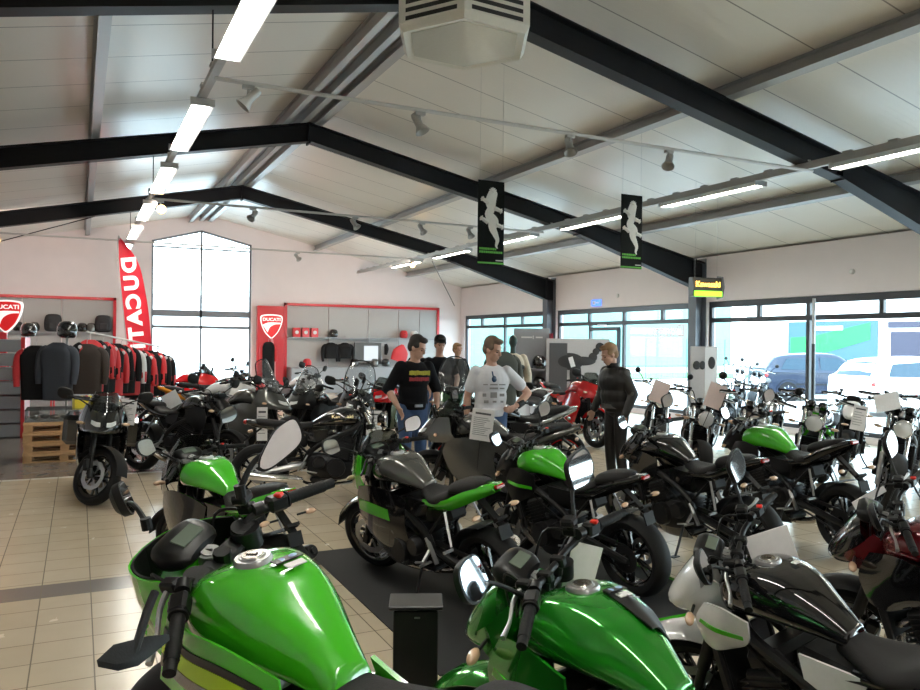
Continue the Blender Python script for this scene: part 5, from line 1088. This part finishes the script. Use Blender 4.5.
for k, (dx, z) in enumerate(((-.2, 1.2), (.15, 1.2), (-.2, .77), (.15, .77))):
    c = ground(532+dx*50, 15.4); helmet(c.x, c.y, z, -1.9, gloss if k != 2 else white, ['left helmet on the top board of the grey stand', 'right helmet on the top board of the grey stand', 'left helmet on the middle board of the grey stand', 'right helmet on the middle board of the grey stand'][k], 'helmets on the grey stand')
# ------------------------------------------------------------------ people
skin = mat('skin', (.52, .30, .22), .5, nscale=60); hair_b = mat('hair_dark', (.02, .014, .012), .6, nscale=200, bump=.3); hair_br = mat('hair_brown', (.13, .085, .055), .6, nscale=200, bump=.3); hair_bl = mat('hair_blond', (.30, .17, .08), .6, nscale=200, bump=.3)
denim = mat('denim', (.05, .10, .22), .7, nscale=120, bump=.2); tee_w = mat('tee_white', (.66, .66, .70), .75, nscale=30); hood = mat('hoodie_black', (.007, .007, .009), .85, nscale=50, spec=.15); leather = mat('leather_black', (.012, .011, .011), .45, nscale=40, bump=.15)
def blob(b, name, m, parent, vox=.008, sm=8):
    me = b.mesh(name, 0); me.materials.append(m); o = bpy.data.objects.new(name, me); COL.objects.link(o); o.parent = parent
    rmd = o.modifiers.new('r', 'REMESH'); rmd.mode = 'VOXEL'; rmd.voxel_size = vox; rmd.use_smooth_shade = True
    s2 = o.modifiers.new('s', 'SMOOTH'); s2.factor = .5; s2.iterations = sm
    dg = bpy.context.evaluated_depsgraph_get(); dg.update(); nm = bpy.data.meshes.new_from_object(o.evaluated_get(dg)); o.modifiers.clear(); o.data = nm
    nm.shade_smooth(); return o
def limb(b, pts, rs, n=12): b.tube(pts, rs, n, 3); [b.ell(p, (r_, r_, r_), nu=10, nv=8) for p, r_ in zip(pts, rs)]
def hand(b, w, e, side, curl=.5):
    """w wrist, e direction of the hand; side +1/-1 thumb side"""
    w = Vector(w); e = Vector(e).normalized(); s_ = e.cross(Vector((0, 1, 0)))
    if s_.length < .2: s_ = e.cross(Vector((0, 0, 1)))
    s_.normalize(); nrm = e.cross(s_).normalized(); M = Matrix((s_, nrm, e)).transposed()
    b.ell(w+e*.045, (.040, .017, .052), M)
    for k, (o_, L) in enumerate(((-.03, .062), (-.011, .075), (.010, .078), (.030, .068))):
        p0 = w+e*.075+s_*o_; p1 = p0+e*L*.45+nrm*curl*.008; p2 = p1+(e*(1-curl*.6)+nrm*curl).normalized()*L*.35; p3 = p2+(e*(1-curl)+nrm*curl*1.3).normalized()*L*.3
        b.tube([w+e*.05+s_*o_*.8, p0, p1, p2, p3], [.010, .0095, .009, .0085, .007], 8)
    t0 = w+e*.02+s_*.03*side; b.tube([t0, t0+s_*.022*side+e*.022+nrm*.006, t0+s_*.026*side+e*.048+nrm*.016, t0+s_*.02*side+e*.066+nrm*.022], [.013, .012, .0105, .009], 8)
def person(label, loc, yaw, hgt, head, arms, trunk, legs, top_m, leg_m, hairm, cap=None, longsleeve=False, group=None, hoodie=False, beard=None, vox=.008, stoop=0.0, bulk=1.0):
    """local frame: faces +X, y left. head: (yaw,pitch); arms: dict l/r -> (elbow, wrist, hand dir)."""
    r = empty('person', T(*loc) @ RZ(yaw) @ Matrix.Scale(hgt/1.76, 4), label, 'person', group)
    hp = Vector((stoop*.9, 0, 1.60-stoop*.25)); HM = T(*hp) @ RZ(head[0]) @ RY(head[1])
    b = MB(); R3_ = HM.to_3x3(); h = lambda x, y, z: HM @ Vector((x, y, z))
    nk = Vector((stoop*.6, 0, 1.43-stoop*.1)); ch = Vector((stoop*.35, 0, 1.27)); 
    b.ell(h(-.01, 0, .055), (.098, .078, .105), R3_, 20, 14); b.ell(h(.03, 0, -.02), (.066, .058, .075), R3_, 16, 12); b.ell(h(.052, 0, -.065), (.035, .036, .028), R3_)
    b.tube([h(.085, 0, .045), h(.112, 0, -.002), h(.104, 0, -.012)], [.010, .016, .012], 8); b.ell(h(.085, 0, -.038), (.014, .024, .007), R3_); b.ell(h(.083, 0, -.05), (.013, .02, .006), R3_); b.ell(h(.084, 0, .05), (.014, .05, .01), R3_)
    for s in (1, -1): b.ell(h(-.005, s*.080, .015), (.020, .010, .032), R3_); b.ell(h(.066, s*.035, .0), (.02, .022, .02), R3_)
    limb(b, [nk-Vector((.02, 0, .06)), nk+Vector((.0, 0, .04)), h(-.02, 0, -.03)], [.062, .055, .055])
    # trunk under the clothes
    b.ell(ch, (.11, .165, .20)); b.ell((stoop*.15, 0, 1.08), (.10, .145, .17)); b.ell((0, 0, .95), (.11, .16, .12))
    for s, k in ((1, 'l'), (-1, 'r')):
        sh = Vector((stoop*.4, s*.175, 1.38)); el, wr, hd = arms[k]; el = Vector(el); wr = Vector(wr)
        limb(b, [sh, (sh+el)/2, el], [.052, .046, .040]); limb(b, [el, el.lerp(wr, .35), wr], [.040, .042, .027]); hand(b, wr, hd, 1 if s < 0 else -1)
        hipj, kn, an = legs[k]; limb(b, [hipj, kn, an], [.085, .055, .038]); b.ell(Vector(an)+Vector((.05, 0, -.05)), (.12, .045, .04))
    body = blob(b, 'body', skin, r, vox)
    # face details
    eb = MB(); ee = MB()
    for s in (1, -1): ee.ell(h(.083, s*.034, .022), (.008, .012, .007), R3_, 8, 6); eb.tube([h(.092, s*.018, .046), h(.09, s*.036, .05), h(.08, s*.052, .044)], .004, 6)
    ee.build('eyes', mat('eye_dark', (.03, .02, .02), .2), r); eb.build('eyebrows', hairm, r)
    MB().tube([h(.094, -.022, -.044), h(.10, 0, -.044), h(.094, .022, -.044)], .003, 6).build('mouth', mat('lips', (.32, .12, .10), .5), r)
    hb = MB(); hb.ell(h(-.03, 0, .085), (.094, .088, .092), R3_, 20, 12); hb.ell(h(-.055, 0, .03), (.065, .083, .085), R3_); hb.ell(h(.045, 0, .13), (.05, .062, .035), R3_)
    for s in (1, -1): hb.ell(h(.01, s*.073, .06), (.05, .016, .035), R3_)
    if beard: bb = MB(); bb.ell(h(.055, 0, -.06), (.045, .048, .045), R3_); bb.ell(h(.03, .045, -.035), (.035, .018, .05), R3_); bb.ell(h(.03, -.045, -.035), (.035, .018, .05), R3_); blob(bb, 'beard', beard, r, .006, 3)
    blob(hb, 'hair', hairm, r, .007, 4)
    if cap:
        cb = MB(); cb.ell(h(-.01, 0, .10), (.105, .092, .085), R3_, 20, 12); blob(cb, 'cap', cap, r, .007, 3); 
        MB().sheet([[h(.075, .06, .085), h(.095, 0, .09), h(.075, -.06, .085)], [h(.15, .05, .07), h(.175, 0, .075), h(.15, -.05, .07)]], .006).build('cap_peak', cap, r)
    # top
    t = MB(); k_ = 1.0
    t.ell(ch+Vector((0, 0, .0)), (.135*bulk, .20*bulk, .19), None, 20, 14); t.ell((stoop*.15, 0, 1.10), (.135*bulk, .178*bulk, .20), None, 20, 14); t.ell((stoop*.05, 0, .99), (.135*bulk, .178*bulk, .14), None, 20, 14)
    t.tube([(stoop*.02, 0, .90), (stoop*.05, 0, .98)], [.15, .16], 20); t.ell(nk-Vector((.02, 0, .08)), (.085, .12, .06))
    for s, k in ((1, 'l'), (-1, 'r')):
        sh = Vector((stoop*.4, s*.17, 1.375)); el, wr, hd = arms[k]; el = Vector(el); wr = Vector(wr); t.ell(sh, (.072, .062, .062))
        if longsleeve: limb(t, [sh, el], [.078, .064]); e2 = el.lerp(wr, .93 if longsleeve == True else longsleeve); limb(t, [el, e2], [.062, .048])
        else: limb(t, [sh, sh.lerp(el, .62)], [.066, .068])
    if hoodie: t.ell(nk+Vector((-.07, 0, -.02)), (.06, .11, .06)); t.tube([nk+Vector((-.08, .08, 0)), nk+Vector((.04, .06, -.03)), nk+Vector((.07, 0, -.07)), nk+Vector((.04, -.06, -.03)), nk+Vector((-.08, -.08, 0))], .025, 8, 3)
    top = blob(t, trunk, top_m, r, vox, 8)
    l = MB(); l.ell((0, 0, .93), (.13, .172, .12), None, 20, 12)
    for s, k in ((1, 'l'), (-1, 'r')): hipj, kn, an = legs[k]; limb(l, [hipj, kn, Vector(an)+Vector((0, 0, .0))], [.102, .072, .058])
    blob(l, 'trousers', leg_m, r, vox, 6)
    sb = MB()
    for s, k in ((1, 'l'), (-1, 'r')): an = Vector(legs[k][2]); sb.ell(an+Vector((.06, 0, -.055)), (.145, .052, .045)); sb.box(an+Vector((.055, 0, -.09)), (.28, .09, .02), bev=.008)
    blob(sb, 'shoes', blackp, r, .01, 2)
    return r
LEG = {'l': ((0, .09, .92), (.02, .10, .50), (-.02, .11, .10)), 'r': ((0, -.09, .92), (.03, -.10, .50), (-.01, -.11, .10))}
# facing directions in the ground plane: image-right is -YAW, towards camera is -YAW-90deg
toC = -YAW-math.pi/2
p1 = ground(413, 9.0); q = person('man in black hoodie with yellow and red print and jeans looking down to the right', p1, toC+.55, 1.80, (.55, .38),
    {'l': ((.02, .30, 1.12), (.10, .27, .90), (.2, -.1, -1)), 'r': ((-.02, -.30, 1.13), (.17, -.26, .93), (.5, .25, -.8))}, 'hoodie', LEG, hood, denim, hair_b, longsleeve=.12, hoodie=True, stoop=.10)

for nm_, z_, hh_, m_ in (('yellow_print', 1.315, .05, mat('print_yellow', (.50, .46, .05), .7)), ('red_print', 1.245, .045, mat('print_red', (.35, .03, .04), .7))):
    pb = MB(); yy = -.13
    while yy < .12: wd = random.uniform(.014, .026); pb.box((.170, yy+wd/2, z_+random.uniform(-.002, .002)), (.012, wd, hh_*random.uniform(.8, 1)), RY(.12)); yy += wd+.005
    pb.build(nm_, m_, q)
MB().box((.155, .0, .945), (.02, .10, .03), bev=.004).build('belt_buckle', alum, q)
p2 = ground(491, 8.4); q2 = person('man in white printed T-shirt with sunglasses at the collar, hand on hip', p2, toC+.18, 1.78, (.75, .30),
    {'l': ((.0, .42, 1.14), (.13, .24, 1.00), (.5, -.8, -.2)), 'r': ((-.02, -.25, 1.10), (.03, -.26, .86), (.1, 0, -1))}, 't_shirt', LEG, tee_w, denim, hair_br, stoop=.07)
pr_ = MB(); random.seed(11)
for a, b, w, h_ in ((-.09, 1.24, .05, .012), (0, 1.24, .08, .014), (.09, 1.24, .07, .012), (0, 1.20, .09, .02), (.09, 1.20, .05, .014), (-.10, 1.13, .04, .035), (0, 1.13, .07, .06), (.09, 1.13, .05, .03), (-.08, 1.06, .05, .03), (.01, 1.06, .04, .02), (.09, 1.06, .03, .02)): pr_.box((.160, a, b), (.006, w, h_))
pr_.build('shirt_print', mat('print_soft', (.25, .24, .25), .7), q2)
MB().tube([(.165, -.02, 1.38), (.172, -.01, 1.33), (.175, 0, 1.30)], .008, 6).ell((.178, 0, 1.30), (.012, .028, .035)).build('sunglasses', mat('glasses_blue', (.02, .06, .14), .1, coat=1), q2)
MB().tube([(.07, .335, 1.05), (.11, .275, 1.015)], [.043, .04], 12).build('wrist_band', blackp, q2)
p3 = ground(618, 9.4); q3 = person('man in black leather riding suit turned sideways, looking down to the left', p3, toC-1.15, 1.74, (-.1, .35),
    {'l': ((-.02, .29, 1.12), (.10, .29, .87), (.3, 0, -1)), 'r': ((.04, -.27, 1.12), (.20, -.22, .90), (.3, 0, -1))}, 'leather_jacket', LEG, leather, leather, hair_bl, longsleeve=True, stoop=.13, bulk=1.3)
for s in (1, -1): MB().ell((.03, s*.235, 1.37), (.05, .035, .06)).build('shoulder_pad', mat('armour_grey', (.09, .085, .08), .5), q3); MB().ell((.0, s*.315, 1.12), (.04, .03, .055)).build('elbow_pad', MATS['armour_grey'], q3)
MB().tube([(-.185, 0, 1.36), (-.15, 0, 1.10), (-.15, 0, 1.0)], .005, 6).build('back_seam', MATS['armour_grey'], q3)
p4 = ground(440, 12.0); person('man with dark cap standing behind the man in the black hoodie', p4, toC+.3, 1.80, (0, .15), {'l': ((.05, .27, 1.12), (.18, .2, .95), (.4, 0, -.9)), 'r': ((.05, -.27, 1.12), (.18, -.2, .95), (.4, 0, -.9))}, 't_shirt', LEG, hood, denim, hair_b, cap=jb, vox=.012)
p5 = ground(457.5, 15.5); person('blond person in black jacket far behind near the corner', p5, toC+.6, 1.68, (.2, .1), {'l': ((.02, .25, 1.12), (.1, .22, .9), (.2, 0, -1)), 'r': ((.02, -.25, 1.12), (.1, -.22, .9), (.2, 0, -1))}, 'jacket', LEG, hood, hood, hair_bl, longsleeve=True, vox=.014)
p6 = ground(420, 13.6); person('person in black with pale hair half hidden behind the hoodie man', p6, toC+2.6, 1.74, (0, .1), {'l': ((.02, .25, 1.12), (.1, .22, .9), (.2, 0, -1)), 'r': ((.02, -.25, 1.12), (.1, -.22, .9), (.2, 0, -1))}, 'jacket', LEG, hood, hood, mat('hair_pale', (.45, .40, .33), .7), longsleeve=True, vox=.014)
MB().lathe([(.075, 0), (.085, .02), (.08, .07), (.07, .07), (.07, 0)], (.06, 0, 1.42), 'z', 20, closed=True).build('collar', leather, q3); MB().tube([(.16, .0, 1.36), (.19, 0, 1.15), (.17, 0, .98)], .006, 6).build('zip', MATS['armour_grey'], q3); MB().lathe([(.185, 0), (.195, .0), (.19, .05), (.18, .05)], (0, 0, .94), 'z', 24, closed=True).build('waistband', MATS['armour_grey'], q3)
# mannequin torso and coat by the far windows
Pm = ground(513, 13.0); r = empty('mannequin', T(*Pm) @ RZ(toC+.4), 'mannequin with dark green head wearing a beige and red riding jacket', 'mannequin'); b = MB(); b.ell((0, 0, 1.73), (.09, .07, .11)); limb(b, [(0, 0, 1.52), (0, 0, 1.66)], [.05, .045]); b.ell((0, 0, 1.3), (.11, .16, .2)); b.cyl((0, 0, .02), (0, 0, 1.2), .02); b.lathe([(0, 0), (.2, 0), (.2, .02), (0, .03)], (0, 0, 0), 'z')
blob(b, 'figure', mat('mannequin_green', (.03, .06, .05), .4), r, .01, 4); b = MB(); b.ell((0, 0, 1.34), (.15, .21, .20)); b.ell((0, 0, 1.12), (.15, .19, .22)); limb(b, [(0, .19, 1.44), (.03, .27, 1.18), (.1, .24, .95)], [.08, .07, .055]); limb(b, [(0, -.19, 1.44), (.03, -.27, 1.18), (.1, -.24, .95)], [.08, .07, .055]); jk = blob(b, 'riding_jacket', mat('jacket_beige', (.45, .38, .28), .6), r, .01, 4)
MB().ell((.02, -.24, 1.42), (.10, .07, .10)).ell((.03, -.29, 1.2), (.06, .05, .12)).build('red_shoulder', jr, r); MB().ell((.12, .0, 1.3), (.04, .17, .06)).build('black_chest', jb, r)
Pm = ground(503, 10.7); teejacket(Pm.x, Pm.y, 1.55, fc+.5, mat('coat_olive', (.05, .052, .04), .75), 'long olive grey coat hanging behind the man in the white T-shirt', w=.46, h=.9); r = empty('coat_stand', T(Pm.x, Pm.y+.12, 0), 'thin stand holding the olive grey coat', 'stand'); MB().cyl((0, 0, 0), (0, 0, 1.75), .015).lathe([(0, 0), (.2, 0), (.2, .02), (0, .03)], (0, 0, 0), 'z').build('pole', shelf_m, r)
# ------------------------------------------------------------------ outside
gnd = mat('asphalt_light', (.50, .48, .46), .9, nscale=8, namt=.15); o = MB().box((60, 40, -.12), (260, 260, .1)).build('street_ground', gnd, smooth=0)
import bmesh as _bm
bpy.data.objects.remove(o); m = MB(); m.box((WX+.3+60, 20, -.11), (120, 140, .1)); m.box((-20, D+.3+40, -.11), (2*(20+WX+.3)-.001, 80, .1)); o = m.build('ground_outside', gnd, smooth=0); tag(o, kind='structure')
facade = mat('facade_white', (.80, .80, .80), .8, nscale=2); teal = mat('cladding_green', (.12, .26, .23), .7, nscale=1); gt = mat('grass', (.05, .15, .03), .9, nscale=20, namt=.4)
def bldg(name, c, dims, m, lab, win=()):
    r = empty(name, (c[0], c[1], 0), lab, 'building'); MB().box((0, 0, dims[2]/2), dims).build('wall', m, r, smooth=0); MB().box((0, 0, dims[2]+.1), (dims[0]+.4, dims[1]+.4, .2)).build('roof', mat('roof_grey', (.35, .35, .36), .7), r); return r
hall = bldg('showroom_building', (44, 22), (14, 26, 6.0), facade, 'white building across the yard with a green advertising panel')
xf = 44-7.02-44
adg = mat('panel_green', (.01, .16, .05), .6)
ad = MB().box((xf-.03, .0, 0), (.06, 5.6, 2.2)).build('advert_panel', mat('panel_teal', (.03, .08, .10), .6), hall, T(0, 7.0, 2.0))
MB().sheet([[(xf-.07, 2.6, .2), (xf-.07, .8, .35), (xf-.07, -2.4, 1.0)], [(xf-.07, 2.6, -1.0), (xf-.07, .6, -.7), (xf-.07, -2.4, .1)]], .01).build('green_swirl', adg, ad); MB().box((xf-.09, .2, .72), (.01, 2.0, .22)).build('white_band', facade, ad)
MB().box((xf-.02, 0, 0), (.06, 3.2, 1.5)).build('dark_window', mat('dark_window', (.02, .018, .04), .5), hall, T(0, 1.9, 1.75)); MB().box((xf-.02, 0, 0), (.06, 4.5, .32)).build('name_band', MATS['dark_window'], hall, T(0, 1.4, 2.85))
bldg('green_hall', (34, 52), (30, 8, 7.5), teal, 'pale green hall standing beyond the wire fence')
bldg('far_house', (3, 62), (30, 10, 4.6), facade, 'pale house seen through the tall gable window')
o = MB().box((25, 34, -.03), (22, 6, .04)).build('grass_strip', gt); tag(o, 'strip of bright green lawn before the green hall', 'lawn', kind='stuff')
fr = empty('wire_fence', (22, 30, 0), 'thin green wire fence in front of the lawn', 'fence'); m = MB(); 
for k in range(9): m.cyl((-10+k*2.6, 0, 0), (-10+k*2.6, 0, 2.0), .03, 6)
m.build('posts', mat('fence_green', (.05, .22, .12), .5), fr); m = MB()
for k in range(11): m.cyl((-10, 0, .1+k*.19), (10.8, 0, .1+k*.19), .006, 4)
for k in range(60): m.cyl((-10+k*.35, 0, .1), (-10+k*.35, 0, 2.0), .005, 4)
m.build('wire_mesh', MATS['fence_green'], fr)
carg = glassmat('car_glass', (.25, .3, .35), .3, dens=.3, dcol=(.03, .05, .08))
def car(label, x, y, th, m, L=4.1, W_=1.75, H_=1.5):
    r = empty('car', T(x, y, -.06) @ RZ(th), label, 'car'); hl = L/2; w = W_/2
    prof = lambda x_, zb, zt, ww: (x_, [(0, zb), (ww*.92, zb), (ww, zb+.25), (ww*.98, zt-.12), (ww*.86, zt), (0, zt+.02)])
    MB().loft([prof(-hl, .35, .85, w*.8), prof(-hl+.12, .25, .98, w*.95), prof(-hl*.5, .22, 1.0, w), prof(0, .22, .98, w), prof(hl*.45, .22, .95, w), prof(hl-.25, .24, .80, w*.93), prof(hl, .35, .62, w*.75)], 3, 4).build('body', m, r, smooth=50)
    cab = lambda x_, zt, wt: (x_, [(0, .90), (w*.93, .90), (w*.90, 1.02), (wt, zt-.08), (wt*.8, zt), (0, zt+.02)])
    MB().loft([cab(-hl+.10, 1.0, w*.8), cab(-hl+.45, H_-.10, w*.72), cab(-hl*.35, H_, w*.72), cab(.15, H_-.01, w*.72), cab(hl*.33, H_-.30, w*.76), cab(hl*.62, .97, w*.85)], 3, 4).build('cabin', m, r, smooth=50)
    g = MB()
    for s in (1, -1):
        g.plate([(-hl+.55, 1.02), (-hl+.70, H_-.13), (-.12, H_-.10), (-.12, 1.0)], 'y', .02, (0, s*w*.84, 0), M=RX(s*.32)) if False else None
        f = lambda x_, z: (x_, s*(w*.905-(z-1.0)/(H_-1.0)*w*.16), z)
        for quad in (((-hl+.50, 1.02), (-hl+.72, H_-.16), (-.45, H_-.11), (-.45, 1.0)), ((-.38, 1.0), (-.38, H_-.11), (.20, H_-.13), (.85, 1.0))):
            q = [Vector(f(*p)) for p in quad]; n_ = Vector((0, s*.012, 0)); g.add([v+n_ for v in q]+[v-n_*2 for v in q], [(0, 1, 2, 3), (7, 6, 5, 4)]+[(i, (i+1) % 4, 4+(i+1) % 4, 4+i) for i in range(4)])
    g.sheet([[(-hl+.12, -w*.68, 1.03), (-hl+.10, 0, 1.03), (-hl+.12, w*.68, 1.03)], [(-hl+.40, -w*.6, H_-.13), (-hl+.38, 0, H_-.12), (-hl+.40, w*.6, H_-.13)]], .03); g.sheet([[(hl*.63, -w*.7, 1.0), (hl*.66, 0, 1.0), (hl*.63, w*.7, 1.0)], [(.32, -w*.6, H_-.10), (.36, 0, H_-.09), (.32, w*.6, H_-.10)]], .03)
    g.build('windows', mat('car_window', (.01, .03, .05), .2, spec=.3), r)
    for sx, ax in ((1, hl-.78), (-1, -hl+.72)):
        for s in (1, -1):
            wh = MB().lathe([(.19, -.10), (.30, -.105), (.315, -.06), (.32, 0), (.315, .06), (.30, .105), (.19, .10)], (ax, s*(w-.10), .32), 'y', 32, closed=True).build('wheel', rubber, r)
            h_ = MB(); h_.lathe([(0, s*.09), (.05, s*.095), (.06, s*.07), (.185, s*.05), (.20, s*.10)], (ax, s*(w-.10), .32), 'y', 28)
            for k in range(8): a = 2*math.pi*k/8; h_.bar((ax+.04*math.cos(a), s*(w-.02), .32+.04*math.sin(a)), (ax+.19*math.cos(a), s*(w-.01), .32+.19*math.sin(a)), .03, .02, (0, 1, 0))
            h_.build('hubcap', alum, wh)
            MB().lathe([(.32, s*.02), (.37, s*.10), (.38, s*.105), (.34, s*.02)], (ax, s*(w-.10), .32), 'y', 32).build('wheel_arch', plast, r)
    for s in (1, -1): MB().ell((-hl+.08, s*w*.82, .82), (.08, .10, .12)).build('tail_light', lens_r, r); MB().ell((hl-.15, s*w*.75, .68), (.16, .14, .08)).build('headlight', lens_c, r); MB().ell((.62, s*(w+.06), 1.03), (.06, .09, .06)).build('wing_mirror', m, r)
    for z in (.55,): MB().box((0, w+.0, z), (2.4, .02, .05)).box((0, -w-.0, z), (2.4, .02, .05)).build('side_moulding', plast, r)
    return r
pc = ground(822, 25.5); car('dark blue hatchback parked outside behind the window', pc.x, pc.y, -YAW-.02, mat('car_blue', (.006, .012, .03), .35, .0, coat=.3, spec=.3), 4.3, 1.75, 1.52)
pc = ground(916, 20.5); car('white hatchback parked outside at the right edge', pc.x, pc.y, -YAW+.25, mat('car_white', (.82, .82, .82), .25, coat=1), 4.2, 1.75, 1.50)
bike('pale scooter like motorcycle parked outside in bright light left of the dark car', ground(757, 19).x, ground(757, 19).y, R_(-150), .1, .2, 1.0, 'retro', white, white, mirk='round', far=True)
bike('light motorcycle parked outside seen through the middle window', ground(737, 21).x, ground(737, 21).y, R_(-140), .1, .2, 1.0, 'retro', silver, white, mirk='round', far=True)
# pot of red promotional flags outside the door
o = MB().box((*ground(556, 21).xy, .9), (.5, .5, 1.8), bev=.02).build('red_pillar', redf); tag(o, 'red advertising pillar outside the glazed door', 'pillar')

wt = text('Ducati', .42, glassmat('window_letter_pink', (1, .55, .55), .0), None, T(WX+.09, 14.2, 2.02) @ RZ(-math.pi/2) @ RX(math.pi/2) @ Matrix.Diagonal((-1, 1, 1, 1)), 'window_lettering', ext=.001); tag(wt, 'faint pink brand lettering on the glass left of the window column', 'lettering')
